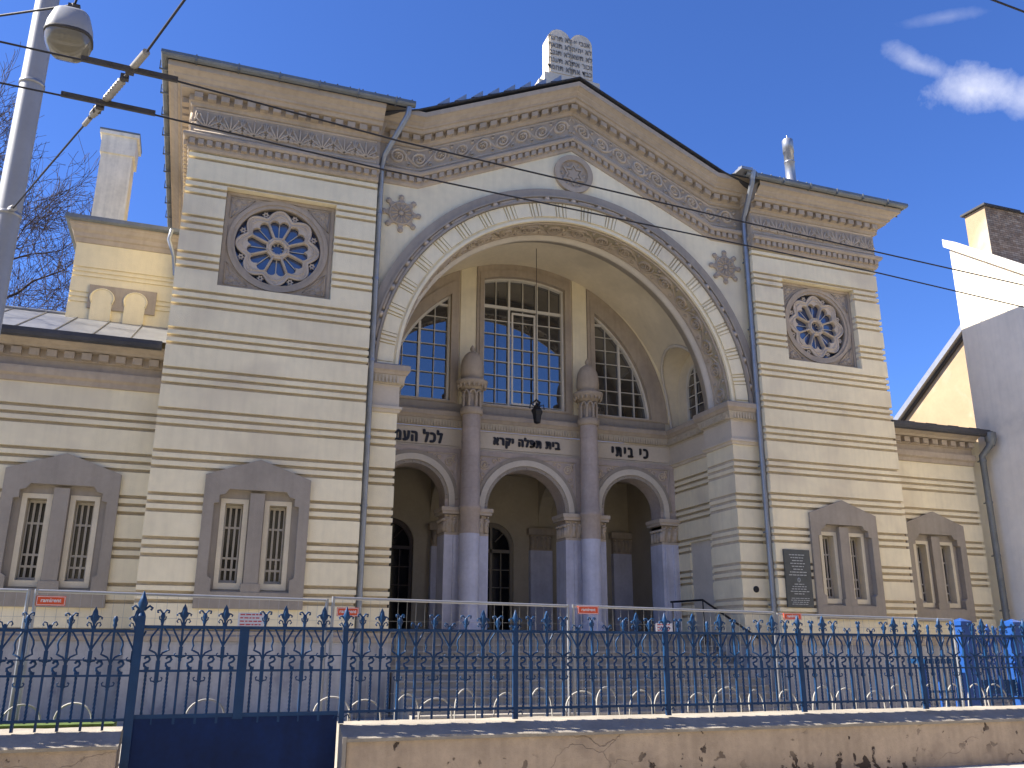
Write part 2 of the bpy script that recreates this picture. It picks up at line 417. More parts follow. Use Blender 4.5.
def strips(mb, x0, x1, yf, yb, z0, z1, holes=(), axis='x', inset=.09, gh=.078, extra=(), lit=0):
    # wall skin cut by the groups of three horizontal grooves; axis 'x': facade along x, 'y': along y (yf, yb are then x)
    gs = sorted([g - .175*k for g in GROUPS for k in range(3)] + list(extra))
    zs = [z0]
    segs = []
    cur = z0
    for g in gs:
        a, b = g-gh/2, g+gh/2
        if b <= z0 or a >= z1: continue
        if a > cur: segs.append((cur, a, 0))
        segs.append((max(a, z0), min(b, z1), 1)); cur = min(b, z1)
    if cur < z1: segs.append((cur, z1, 0))
    cuts = sorted(set([h[2] for h in holes] + [h[3] for h in holes]))
    out = []
    for (a, b, g) in segs:
        c = [a] + [q for q in cuts if a < q < b] + [b]
        for i in range(len(c)-1): out.append((c[i], c[i+1], g))
    sgn = 1 if yb > yf else -1
    for (a, b, g) in out:
        mid = (a+b)/2
        iv = [(x0, x1)]
        for h in holes:
            if h[2] <= mid <= h[3]:
                n = []
                for (p, q) in iv:
                    if h[0] > p: n.append((p, min(q, h[0])))
                    if h[1] < q: n.append((max(p, h[1]), q))
                iv = [t for t in n if t[1]-t[0] > 1e-4]
        for (p, q) in iv:
            y = yf + (inset*sgn if g else 0)
            if g: mb.alt.update(range(len(mb.f), len(mb.f)+6))
            e = .025 if g else 0
            if axis == 'x': mb.box(p + (e if p == x0 and not lit else 0), q - (e if q == x1 and lit < 2 else 0), y, yb, a, b)
            else: mb.box(y, yb, p + (e if p == x0 else 0), q - (e if q == x1 else 0), a, b)

TW_IN, TW_OUT = 5.52, 10.0
YC = .40            # central wall plane
YW = .75            # wing wall plane
YB = 4.2            # back wall of the niche

PROF = [(0,12.72),(.03,12.73),(.06,12.78),(.06,12.985),(.14,13.0),(.18,13.05),(.18,13.11),(.06,13.19),(.03,13.22),(.03,13.87),(.08,13.89),(.10,13.96),(.14,13.98),(.14,14.14),(.33,14.16),(.35,14.22),(.36,14.24),(.42,14.25),(.43,14.30),(.50,14.36),(.51,14.39),(.60,14.45),(.64,14.47),(.64,14.60),(0,14.62)]

def dentils_line(mb, x0, x1, y, z0, z1, d, pitch, w, zoff=lambda x: 0):
    xs_ = [min(x0,x1)] + [q for q in (-4.4, 0, 4.4) if min(x0,x1) < q < max(x0,x1)] + [max(x0,x1)]
    bv = []
    for q in xs_: bv += [(q, y+.006, z0+.01+zoff(q)), (q, y+.006, z1-.01+zoff(q))]
    mb.add(bv, [(2*i, 2*i+2, 2*i+3, 2*i+1) for i in range(len(xs_)-1)])
    n = max(1, int(round(abs(x1-x0)/pitch)))
    for i in range(n):
        c = x0+(x1-x0)*(i+.5)/n
        a, b = c-w/2, c+w/2
        za, zb = zoff(a), zoff(b)
        vs = [(a,y-d,z0+za),(b,y-d,z0+zb),(b,y+.02,z0+zb),(a,y+.02,z0+za),(a,y-d,z1+za),(b,y-d,z1+zb),(b,y+.02,z1+zb),(a,y+.02,z1+za)]
        mb.add(vs, [(0,3,2,1),(4,5,6,7),(0,1,5,4),(1,2,6,5),(2,3,7,6),(3,0,4,7)])

def rose_window(s):
    cx, cz = s*7.785, 10.67
    hw, hh = 1.285, 1.25
    Yf = .22
    fr = MB()
    F = lambda u, v, h: (cx+u, Yf-h, cz+v)
    ci = lambda r, n=48: arcpts(0, 0, r, 0, 360*(n-1)/n, n-1)
    fr.plate([rect(-hw+.003, hw-.003, -hh+.003, hh-.003), ci(1.02)], F, -.3, 0)
    # mouldings round the wheel and the square edge
    fr.plate([ci(1.17), ci(1.08)], F, 0, .05); fr.plate([ci(1.08), ci(1.0)], F, -.05, .02)
    for (a, b, c, d) in ((-hw+.01,hw-.01,-hh+.01,-hh+.09),(-hw+.01,hw-.01,hh-.09,hh-.01),(-hw+.01,-hw+.09,-hh+.09,hh-.09),(hw-.09,hw-.01,-hh+.09,hh-.09)):
        fr.box(cx+a, cx+b, Yf-.03, Yf, cz+c, cz+d)
    for sx in (-1, 1):
        for sz in (-1, 1):
            tri = [(sx*1.15, sz*1.11), (sx*.62, sz*1.11), (sx*.80, sz*.92), (sx*.95, sz*.76), (sx*1.15, sz*.56)]
            fr.ridge(tri+[tri[0]], .035, .03, F)
            fr.knob(sx*1.0, sz*.98, .085, .035, F, 8)
            for k in range(6):
                a = rad(60*k); fr.knob(sx*1.0+.105*cos(a), sz*.98+.105*sin(a), .03, .025, F, 5)
            for (q, w) in (((.82,1.05),(.72,1.07)), ((1.09,.76),(1.1,.66)), ((.88,.95),(.8,1.02)), ((1.02,.84),(1.08,.72))):
                fr.ridge([(sx*q[0], sz*q[1]), (sx*w[0], sz*w[1])], .04, .025, F)
    part = fr.build('rose_window', M['taupe'], syn)
    # tracery: wheel of eight lobes, each of two lights
    tr = MB(); T = lambda u, v, h: (cx+u, Yf+.06-h, cz+v)
    holes = []
    for k in range(8):
        a = rad(90+45*k); ca, sa = cos(a), sin(a)
        loc = [(.27, -.085), (.60, -.222)] + [(.60+.115*cos(rad(t)), -.110+.112*sin(rad(t))) for t in (-70,-35,0,35,70)] + [(.62, 0)] + [(.60+.115*cos(rad(t)), .110+.112*sin(rad(t))) for t in (-70,-35,0,35,70)] + [(.60, .222), (.27, .085)]
        holes.append([(p*ca-q*sa, p*sa+q*ca) for (p, q) in loc])
    out = []
    for i in range(128):
        t = 360*i/128; a = rad(t); ph = (t-90) % 45
        ph = min(ph, 45-ph)/22.5
        r = .77 + .19*(math.cos(ph*PI)*.5+.5)**.7
        out.append((r*cos(a), r*sin(a)))
    hub = ci(.155, 16)
    tr.plate([out, hub]+holes, T, -.12, 0)
    tr.ridge(out+[out[0]], .06, .035, T)
    inn = [(p[0]*.87, p[1]*.87) for p in out]
    tr.ridge(inn+[inn[0]], .03, .025, T)
    tr.ridge(ci(.21, 9)+[ci(.21, 9)[0]], .05, .04, T)
    for k in range(8):
        a = rad(67.5+45*k)
        tr.ridge([(.23*cos(a), .23*sin(a)), (.66*cos(a), .66*sin(a))], .026, .03, T)
        a = rad(90+45*k)
        tr.ridge(arcpts(.86*cos(a), .86*sin(a), .055, math.degrees(a)-70, math.degrees(a)+250, 10), .022, .02, T)
        # small six pointed stars between the lobes
        a = rad(67.5+45*k); sx, sz = .895*cos(a), .895*sin(a)
        o = [(sx+(.085 if j % 2 == 0 else .05)*cos(rad(30*j)), sz+(.085 if j % 2 == 0 else .05)*sin(rad(30*j))) for j in range(12)]
        tr.plate([o, arcpts(sx, sz, .025, 0, 315, 7)], T, -.06, -.01)
    tr.build('tracery', M['relief'], part)
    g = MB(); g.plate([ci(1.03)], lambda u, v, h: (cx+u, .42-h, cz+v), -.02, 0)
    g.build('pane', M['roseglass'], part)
    b = MB()
    for k in range(8):
        a = rad(90+45*k); b.tube([(cx+.1*cos(a), .39, cz+.1*sin(a)), (cx+.72*cos(a), .39, cz+.72*sin(a))], .013, 4)
    b.build('glazing_bar', M['winframe'], part)

def double_window(cx, Y, right_piece=True):
    F = lambda u, v, h: (cx+u, Y-h, v)
    hw = 1.11
    sm = MB()
    out = [(-hw,2.26),(hw,2.26),(hw,5.05),(0,5.44),(-hw,5.05)]
    op = [(-.80,2.60),(.80,2.60),(.80,2.86),(.89,2.92),(.89,4.44),(.79,4.46),(.79,4.62),(.68,4.65),(.60,4.76),(-.60,4.76),(-.68,4.65),(-.79,4.62),(-.79,4.46),(-.89,4.44),(-.89,2.92),(-.80,2.86)]
    sm.plate([out, op], F, -.1, .07)
    part = sm.build('double_window', M['grey'], syn)
    b = MB(); b.plate([rect(-.95,.95,2.5,4.8), rect(-.655,-.26,2.79,4.47), rect(.26,.655,2.79,4.47)], F, -.16, -.10)
    b.box(cx-.15, cx+.15, Y-.03, Y+.1, 2.78, 4.70); b.box(cx-.2, cx+.2, Y-.05, Y+.1, 2.602, 2.78)
    b.box(cx-.92, cx+.92, Y-.01, Y+.1, 2.55, 2.63)
    b.build('mullion', M['grey'], part)
    fr = MB()
    for q in (-1, 1):
        x0, x1 = (.17, .745) if q > 0 else (-.745, -.17)
        i0, i1 = (.275, .645) if q > 0 else (-.645, -.275)
        fr.plate([rect(x0, x1, 2.66, 4.57), rect(i0, i1, 2.79, 4.47)], F, -.36, -.085)
    fr.build('frame', M['creamframe'], part)
    gl = MB(); gl.box(cx-.9, cx+.9, Y+.37, Y+.39, 2.7, 4.6)
    gl.build('pane', M['dimglass'], part)
    for q in (-1, 1):
        gr = MB()
        i0, i1 = (.285, .635) if q > 0 else (-.635, -.285)
        w = i1-i0
        for (a, bb, c, d) in ((i0,i1,2.80,2.86),(i0,i1,4.40,4.46),(i0,i0+.03,2.86,4.40),(i1-.03,i1,2.86,4.40)):
            gr.box(cx+a, cx+bb, Y+.30, Y+.34, c, d)
        for k in (1, 2):
            xx = cx+i0+w*k/3
            gr.box(xx-.022, xx+.022, Y+.305, Y+.33, 2.86, 4.40)
        for zz in (3.06, 3.30, 3.95): gr.box(cx+i0+.03, cx+i1-.03, Y+.31, Y+.336, zz, zz+.045)
        gr.build('grille', M['grille'], part)

def tower(s):
    w = MB()
    X = lambda a, b: (min(s*a, s*b), max(s*a, s*b))
    x0, x1 = X(TW_IN, TW_OUT)
    hr = (*X(6.50, 9.07), 9.42, 11.92)
    hw_ = (*X(7.77-.95, 7.77+.95), 2.5, 4.82)
    strips(w, x0, x1, 0, .45, 1.80, 12.72, (hr, hw_), lit=(s < 0))
    # outer side wall and the return behind the frieze
    if s < 0: strips(w, .45, 8.6, -TW_OUT, -TW_OUT+.4, 1.80, 12.72, (), axis='y')
    else: strips(w, .45, 8.6, TW_OUT, TW_OUT-.4, 1.80, 12.72, (), axis='y')
    w.box(x0+.01, x1-.01, .02, .45, 12.72, 14.6)
    w.box(*X(TW_OUT-.42, TW_OUT-.01), .45, 8.6, 12.72, 14.6)
    w.box(*X(TW_IN+.05, TW_OUT-.42), 8.2, 8.6, 1.8, 14.6)
    w.build('tower_wall', M['cream'], syn)
    d = MB(); d.box(*X(TW_IN+.2, TW_OUT-.45), .47, .55, 1.8, 14.5); d.build('inner_wall', M['dark'], syn)
    # cornice, frieze and dentils
    c = MB()
    path = [(s*TW_IN, 0), (s*TW_OUT, 0), (s*TW_OUT, 8.8)]
    sweep_plan(c, path, PROF, s)
    sweep_plan(c, [(s*TW_IN, YC+.1), (s*TW_IN, 0)], [(d_*.25, z) for d_, z in PROF], s)
    cor = c.build('cornice', M['taupe'], syn)
    dn = MB()
    dentils_line(dn, s*5.55, s*10.08, -.14, 13.99, 14.13, .15, .30, .19)
    dentils_line(dn, s*5.55, s*10.06, -.06, 12.85, 12.98, .085, .20, .125)
    dn.box(*X(TW_OUT+.121, TW_OUT+.131), -.1, 8.6, 14.0, 14.12); dn.box(*X(TW_OUT+.045, TW_OUT+.055), -.1, 8.3, 12.86, 12.97)
    for k in range(28):
        y = .05+.30*k
        dn.box(*X(TW_OUT+.12, TW_OUT+.29), y, y+.19, 13.99, 14.13)
    for k in range(40):
        y = .0+.205*k
        dn.box(*X(TW_OUT+.04, TW_OUT+.15), y, y+.12, 12.85, 12.98)
    dn.build('dentil_molding', M['taupe'], cor)
    so2 = MB(); sweep_plan(so2, path, [(.435,14.298),(.505,14.358),(.515,14.388),(.605,14.448),(.655,14.465),(.655,14.605),(.6,14.607)], s)
    so2.build('soffit', M['soffit'], cor)
    fz = MB()
    Mf = lambda u, v, h: (s*(5.60+u), -.03-h, 13.24+v)
    n = 8; ww = 4.36/n
    fz.ridge([(0,.015),(4.36,.015)], .05, .03, Mf); fz.ridge([(0,.605),(4.36,.605)], .04, .03, Mf)
    for k in range(n): palmette_motif(fz, k*ww, .03, ww, .56, Mf, .07)
    Mg = lambda u, v, h: (s*(TW_OUT+.03+h), .05+u, 13.24+v)
    for k in range(6): palmette_motif(fz, k*ww, .03, ww, .56, Mg, .07)
    fz.build('frieze', M['relief'], cor)
    # eaves gutter
    g = MB()
    pr = [(.66,14.72),(.655,14.66),(.68,14.61),(.74,14.585),(.80,14.61),(.825,14.66),(.82,14.735),(.805,14.735),(.80,14.67),(.74,14.61),(.69,14.66),(.68,14.72)]
    if s < 0: gp = [(s*4.80, 0), (s*TW_OUT, 0), (s*TW_OUT, 8.8)]
    else: gp = [(s*4.98, 0), (s*TW_OUT, 0), (s*TW_OUT, 8.8)]
    sweep_plan(g, gp, pr, s)
    for k in range(6):
        xx = s*(5.3+.95*k); g.box(xx-.015, xx+.015, -.835, -.64, 14.575, 14.60); g.box(xx-.015, xx+.015, -.842, -.826, 14.585, 14.75)
    for k in range(9):
        yy = -.3+k*1.0; a = s*(TW_OUT+.862); b = s*(TW_OUT+.84); g.box(min(a,b), max(a,b), yy, yy+.03, 14.545, 14.78)
        a = s*(TW_OUT+.64); b = s*(TW_OUT+.86); g.box(min(a,b), max(a,b), yy, yy+.03, 14.535, 14.57)
    g.build('gutter', M['gutter'], syn)
    # metal roof
    r = MB()
    xo, xi = s*(TW_OUT+.80), s*4.9
    r.add([(xi,-.80,14.74),(xo,-.80,14.74),(xo,8.8,14.74),(s*7.4,4,16.1),(xi,4,16.1),(s*7.4,8.8,16.1),(xi,8.8,16.1)],
          [(0,1,3,4),(1,2,5,3),(3,5,6,4)])
    for k in range(8):
        t = k/8; xx = xi+(s*7.4-xi)*t
        r.tube([(xx,-.8,14.76),(xx,4,16.12)], .02, 4)
    r.build('roof', M['darkroof'] if s < 0 else M['roof'], syn)
    rose_window(s)
    double_window(s*7.77, 0)
    p = MB()
    p.box(*X(TW_IN-.06, TW_OUT+.08), -.09, .45, .0, 1.60)
    p.box(x0+.02, x1-.02, .02, .44, 1.595, 1.82); p.box(*X(TW_OUT-.3, TW_OUT-.02), .44, 8.4, 0, 1.82)
    pl = p.build('plinth', M['plinth'], syn)
    q = MB(); sweep_plan(q, [(s*TW_IN, 0), (s*TW_OUT, 0), (s*TW_OUT, 1.2)], [(0,1.602),(.12,1.604),(.12,1.70),(.06,1.74),(.06,1.80),(0,1.81)], s)
    q.build('moulding', M['taupe'], pl)

for s in (-1, 1): tower(s)

# ---- wings
def wing(s):
    X = lambda a, b: (min(s*a, s*b), max(s*a, s*b))
    end = 20 if s < 0 else 13.62
    w = MB()
    hole = (*X(11.7-.95, 11.7+.95), 2.5, 4.82)
    strips(w, *X(TW_OUT, end), YW, YW+.4, 1.80, 7.0, (hole,), lit=2)
    w.box(*X(TW_OUT, end), YW+.02, YW+.4, 7.0, 7.87)
    if s > 0: w.box(end, 14.14, YW+.12, YW+.5, .5, 7.8)
    w.box(*X(end-.4, end), YW+.4, 8, 1.8, 7.9)
    w.build('wing_wall', M['cream'], syn)
    d = MB(); d.box(*X(TW_OUT+.1, end-.45), YW+.41, YW+.5, 1.8, 7.9); d.build('inner_wall', M['dark'], syn)
    c = MB()
    pr = [(0,6.94),(.05,6.95),(.07,7.05),(.14,7.10),(.16,7.2),(.16,7.26),(.03,7.30),(.03,7.46),(.08,7.48),(.08,7.66),(.26,7.68),(.28,7.74),(.42,7.80),(.44,7.86),(0,7.88)]
    sweep_plan(c, [(s*TW_OUT, YW), (s*end, YW)], pr, s)
    cor = c.build('cornice', M['taupe'], syn)
    dn = MB(); dentils_line(dn, s*(TW_OUT+.05), s*end, YW-.08, 7.50, 7.65, .14, .34, .20)
    dn.build('dentil_molding', M['taupe'], cor)
    g = MB()
    gp = [(d_, z_-.12) for d_, z_ in [(.45,8.08),(.44,8.0),(.47,7.93),(.54,7.90),(.61,7.93),(.64,8.0),(.64,8.09),(.62,8.09),(.61,8.01),(.54,7.94),(.48,8.0),(.47,8.08)]]
    sweep_plan(g, [(s*(TW_OUT+.08), YW), (s*(end+.32), YW)], gp, s)
    g.build('gutter', M['darkroof'], syn)
    r = MB()
    zr = 9.45 if s < 0 else 8.45; yr = 3.4
    xa, xb = s*TW_OUT, s*(end+.3)
    r.add([(xa,YW-.6,7.96),(xb,YW-.6,7.96),(xb,yr,zr),(xa,yr,zr),(xb,6.5,8.1),(xa,6.5,8.1)], [(0,1,2,3),(3,2,4,5)])
    if s < 0:
        for k in range(1, 14):
            xx = s*(TW_OUT+.75*k); r.tube([(xx,YW-.6,7.97),(xx,yr,zr+.01)], .02, 4)
        r.tube([(xa,yr,zr+.02),(xb,yr,zr+.02)], .05, 6)
    else:
        for k in range(9):
            xx = 10.1+k*.42; r.box(xx, xx+.40, YW-.62, YW-.2, 7.97, 8.0+.015*(k % 2))
    r.build('roof', M['roof'] if s < 0 else M['darkroof'], syn)
    double_window(s*11.7, YW)
    p = MB(); p.box(*X(TW_OUT+.082, end), YW-.09, YW+.4, .0, 1.60); p.box(*X(TW_OUT+.09, end-.02), YW+.02, YW+.38, 1.595, 1.82)
    pl = p.build('plinth', M['plinth'], syn)
    q = MB(); sweep_plan(q, [(s*(TW_OUT+.125), YW), (s*end, YW)], [(0,1.602),(.12,1.604),(.12,1.70),(.06,1.74),(.06,1.80),(0,1.81)], s)
    q.build('moulding', M['taupe'], pl)
for s in (-1, 1): wing(s)

# ---- central gable wall with the great arch
ZA, RI, RO = 8.0, 4.72, 5.67
KX, SL = 4.40, .46
rake = lambda x: max(0.0, (KX-abs(x)))*SL
w = MB()
outl = [(-5.5, 7.9)] + [(-RI, 7.9)] + arcpts(0, ZA, RI, 180, 0, 64) + [(RI, 7.9), (5.5, 7.9), (5.5, 14.7), (KX, 14.75), (0, 14.75+KX*SL), (-KX, 14.75), (-5.5, 14.7)]
w.plate([outl], front(YC), -.5, 0)
w.build('gable_wall', M['cream'], syn)
# raking cornice
c = MB()
PRC = [(d, z+.25) for d, z in PROF]
rp = [(-5.5,0),(-KX,0),(0,KX*SL),(KX,0),(5.5,0)]
sweep_rake(c, rp, YC, PRC)
cor = c.build('cornice', M['taupe'], syn)
zc = lambda z: z+.25
so = MB(); sweep_rake(so, rp, YC, [(.435,zc(14.298)),(.505,zc(14.358)),(.515,zc(14.388)),(.605,zc(14.448)),(.655,zc(14.465)),(.655,zc(14.605))]); so.build('soffit', M['soffit'], cor)
dn = MB()
dentils_line(dn, -5.3, 5.3, YC-.14, zc(13.99), zc(14.13), .15, .30, .19, rake)
dentils_line(dn, -5.3, 5.3, YC-.06, zc(12.85), zc(12.98), .085, .20, .125, rake)
dn.build('dentil_molding', M['taupe'], cor)
fz = MB()
for s in (-1, 1):
    Mf = lambda u, v, h: (s*u, YC-.03-h, zc(13.24)+v+rake(u))
    n = 9; ww = 5.2/n
    for k in range(n): scroll_motif(fz, .06+k*ww, .05, ww, .50, Mf, .075, 1 if k % 2 else -1)
    st = [(.06+i*.1, .30+.20*sin(i*.1/ww*PI)) for i in range(53)]
    fz.ridge(st, .05, .03, Mf)
    fz.ridge([(.0,.01),(KX,.01),(5.3,.01)], .05, .03, Mf); fz.ridge([(.0,.585),(KX,.585),(5.3,.585)], .04, .03, Mf)
fz.build('frieze', M['relief'], cor)
# roof over the centre: dark metal edge, and the white lit flashing teeth on the left slope
r = MB()
ze = 14.86
vs = []
for y in (YC-.70, 14):
    for (x, zo) in ((-5.6,-.30),(-KX-.2,0),(0,(KX+.2)*SL),(KX+.2,0),(5.6,-.30)):
        vs.append((x, y, ze+zo))
n = 5
r.add(vs, [(i, i+1, n+i+1, n+i) for i in range(4)])
r.add([(x, y, z+.035) for (x, y, z) in vs], [(i, i+1, n+i+1, n+i) for i in range(4)])
r.add(vs[:5]+[(x, y, z+.035) for (x, y, z) in vs[:5]], [(i, i+1, 5+i+1, 5+i) for i in range(4)])
rf = r.build('roof', M['darkroof'], syn)
t = MB()
for k in range(8):
    x = -3.95+k*.46; z = ze+.10+(KX+.2-abs(x))*SL
    t.add([(x-.15,-.26,z-.08),(x+.17,-.26,z+.02),(x+.17,-.26,z+.20),(x-.15,.5,z-.08),(x+.17,.5,z+.02),(x+.17,.5,z+.20)], [(0,1,2),(3,5,4),(0,2,5,3),(0,3,4,1),(1,4,5,2)])
t.build('snow_guard', M['galv'], rf)

# ---- archivolt
a = MB()
Fc = front(YC)
half = lambda r, e=0: arcpts(0, ZA, r, 180, 0, 72)
def ring(mb, r0, r1, h0, h1, Y=YC):
    mb.plate([arcpts(0, ZA, r1, 180, 0, 72)+arcpts(0, ZA, r0, 0, 180, 72)], front(Y), h0, h1)
ring(a, 5.47, 5.67, 0, .10); ring(a, 5.27, 5.33, 0, .13); ring(a, 5.42, 5.47, 0, .13)
ring(a, 5.33, 5.42, 0, .05)
ar = a.build('archivolt', M['grey'], syn)
b = MB(); ring(b, 4.72, 5.27, 0, .02)
NV = 21; st = 180/NV
Mv = lambda u, v, h: (u, YC-h, v)
for k in range(NV):
    c0 = 180-(k+.5)*st
    # each voussoir block and two narrow ribs beside it, parted by grooves
    for (q0, q1) in ((-st/2+1.62+.2, st/2-1.62-.2), (st/2-1.62+.22, st/2-.92), (st/2-.48, st/2+.42), (-st/2+.86, -st/2+1.6)):
        if k == 0 and q0 < -9: continue
        p = arcpts(0, ZA, 5.25, c0-q1, c0-q0, 4)+arcpts(0, ZA, 4.86, c0-q0, c0-q1, 4)
        if max(z for _, z in p) < ZA: continue
        b.plate([p], Mv, .02, .07)
ring(b, 4.73, 4.80, .02, .06)
b.build('voussoir_border', M['cream'], ar)
k_ = MB()
for k in range(43):
    t_ = rad(180*(k+.5)/43)
    if k % 2: 
        k_.knob(5.375*cos(t_), ZA+5.375*sin(t_), .085, .085, lambda u, v, h: (u, YC-.05-h, v), 10)
    else:
        tt = 180*(k+.5)/43
        k_.ridge(arcpts(0, ZA, 5.375, tt-2.6, tt+2.6, 4), .10, .05, lambda u, v, h: (u, YC-.05-h, v))
k_.build('bead_molding', M['relief'], ar)
# carved soffit of the arch and the pale roll behind it
sf = MB(); nA = 64
vs = []; 
for i in range(nA+1):
    t_ = PI*i/nA
    for (R, y) in ((RI,YC-.0),(RI,1.22),(RI-.10,1.26),(RI-.13,1.34),(RI-.10,1.42),(RI,1.46),(RI,1.75),(5.02,1.75)):
        vs.append((R*cos(t_), y, ZA+R*sin(t_)))
m = 8
sf.add(vs, [(i*m+j, i*m+j+1, (i+1)*m+j+1, (i+1)*m+j) for i in range(nA) for j in range(m-1) if j == 0], True)
sf.build('arch_soffit', M['relief'], ar)
sf2 = MB()
sf2.add(vs, [(i*m+j, i*m+j+1, (i+1)*m+j+1, (i+1)*m+j) for i in range(nA) for j in range(1, m-1)], True)
sf2.build('arch_roll', M['archwhite'], ar)
sr = MB()
Ms = lambda u, v, h: ((RI-h)*cos(u/RI), YC+.06+v, ZA+(RI-h)*sin(u/RI))
n = 20; ww = PI*RI/n
for k in range(n): scroll_motif(sr, k*ww, .08, ww, .56, Ms, .075, 1 if k % 2 else -1)
sr.ridge([(i*.2, .03) for i in range(int(PI*RI/.2))], .06, .035, Ms); sr.ridge([(i*.2, .72) for i in range(int(PI*RI/.2))], .06, .035, Ms)
sr.ridge([(i*.1, .36+.24*sin(i*.1/ww*PI)) for i in range(int(PI*RI/.1))], .05, .03, Ms)
sr.build('carved_trim', M['taupe'], ar)

# ---- medallion and star rosettes
md = MB(); cm = (0.03, 14.25)
Fm = lambda u, v, h: (cm[0]+u, YC-h, cm[1]+v)
ci = lambda r, n=36: arcpts(0, 0, r, 0, 360*(n-1)/n, n-1)
md.plate([ci(.57)], Fm, 0, .03); md.plate([ci(.58), ci(.43)], Fm, 0, .10)
star = lambda r: [((r if j % 2 == 0 else r*.577)*cos(rad(90+30*j)), (r if j % 2 == 0 else r*.577)*sin(rad(90+30*j))) for j in range(12)]
md.plate([star(.37), star(.27)], Fm, .03, .075); md.plate([star(.22)], Fm, .03, .06)
for j in range(6): md.knob(.335*cos(rad(60*j)), .335*sin(rad(60*j)), .05, .03, Fm, 6, .03)
md.build('star_medallion', M['taupe'], syn)
for s in (-1, 1):
    st_ = MB(); Fs = lambda u, v, h: (s*4.82+u, YC-h, 12.17+v)
    o = []
    for i in range(8):
        a0 = 90+45*i
        o += [(.33*cos(rad(a0-15)), .33*sin(rad(a0-15))), (.40*cos(rad(a0-7)), .40*sin(rad(a0-7)))]
        c_ = (.46*cos(rad(a0)), .46*sin(rad(a0)))
        o += [(c_[0]+.075*cos(rad(a0+q)), c_[1]+.075*sin(rad(a0+q))) for q in (-110,-55,0,55,110)]
        o += [(.40*cos(rad(a0+7)), .40*sin(rad(a0+7))), (.33*cos(rad(a0+15)), .33*sin(rad(a0+15)))]
    st_.plate([o], Fs, 0, .05)
    st_.ridge(ci(.30, 25)+[ci(.30, 25)[0]], .05, .03, Fs, .05)
    for i in range(12):
        q = rad(30*i); st_.ridge([(.09*cos(q), .09*sin(q)), (.25*cos(q), .25*sin(q))], .045, .045, Fs, .05); st_.knob(.24*cos(q), .24*sin(q), .035, .05, Fs, 6, .05)
    st_.knob(0, 0, .08, .06, Fs, 8, .05)
    for i in range(8):
        q = rad(90+45*i); st_.knob(.46*cos(q), .46*sin(q), .055, .03, Fs, 8, .05)
    st_.build('star_rosette', M['taupe'], syn)

# ---- piers either side of the recess, and the recess side walls
for s in (-1, 1):
    X = lambda a, b: (min(s*a, s*b), max(s*a, s*b))
    p = MB()
    strips(p, *X(4.69, 5.52), YC, 1.75, 1.80, 6.9)
    p.box(*X(4.70, 5.5), YC+.01, 1.75, 6.9, 8.0)
    hole = (2.15, 3.3, 1.9, 4.5)
    strips(p, 1.75, 4.1, s*4.9, s*5.3, 1.80, 6.9, (hole,) , axis='y')
    p.box(*X(4.91, 5.3), 1.75, 4.6, 6.9, 8.05)
    p.build('recess_wall', M['cream'], syn)
    q = MB(); q.box(*X(4.97, 5.02), 2.1, 3.35, 1.9, 4.55); q.build('blind_door', M['archwhite'], syn)
    q = MB(); q.box(*X(4.62, 5.46), YC-.09, 4.5, .0, 1.60)
    pl = q.build('plinth', M['plinth'], syn)
    q = MB(); q.box(*X(4.60, 5.45), YC-.12, 4.3, 1.602, 1.70); q.box(*X(4.64, 5.45), YC-.06, 4.3, 1.70, 1.81); q.build('moulding', M['taupe'], pl)

# ---- entablature running round the recess
ep = [(-5.5, YC), (-4.69, YC), (-4.69, 1.75), (-4.9, 1.75), (-4.9, YB-.02), (4.9, YB-.02), (4.9, 1.75), (4.69, 1.75), (4.69, YC), (5.5, YC)]
e = MB()
sweep_plan(e, ep, [(0,6.88),(.04,6.89),(.06,6.95),(.10,6.97),(.10,7.03),(.03,7.05),(.03,7.55),(.05,7.56),(.05,7.58)], 1)
ent = e.build('entablature', M['panelgrey'], syn)
e = MB()
sweep_plan(e, ep, [(.06,7.582),(.10,7.60),(.15,7.78),(.15,7.80)], 1)
# egg and dart teeth
def along(path, d, pitch):
    out = []
    for i in range(len(path)-1):
        (x0, y0), (x1, y1) = path[i], path[i+1]; L = math.hypot(x1-x0, y1-y0); n = max(1, int(L/pitch))
        tx, ty = (x1-x0)/L, (y1-y0)/L; nx, ny = ty, -tx
        for k in range(n):
            q = L*(k+.5)/n; out.append((x0+tx*q+nx*d, y0+ty*q+ny*d, (tx,ty,0), (nx,ny,0)))
    return out
for (x, y, tx, nx) in along(ep, .125, .085):
    e.obox((x, y, 7.69), (tx, nx, (0,0,1)), .024, .03, .085)
e.build('egg_and_dart_molding', M['egg'], ent)
e = MB()
sweep_plan(e, ep, [(.0,7.802),(.17,7.804),(.20,7.86),(.24,7.90),(.24,8.02),(.20,8.06),(-.2,8.10)], 1)
e.build('ledge', M['taupe'], ent)

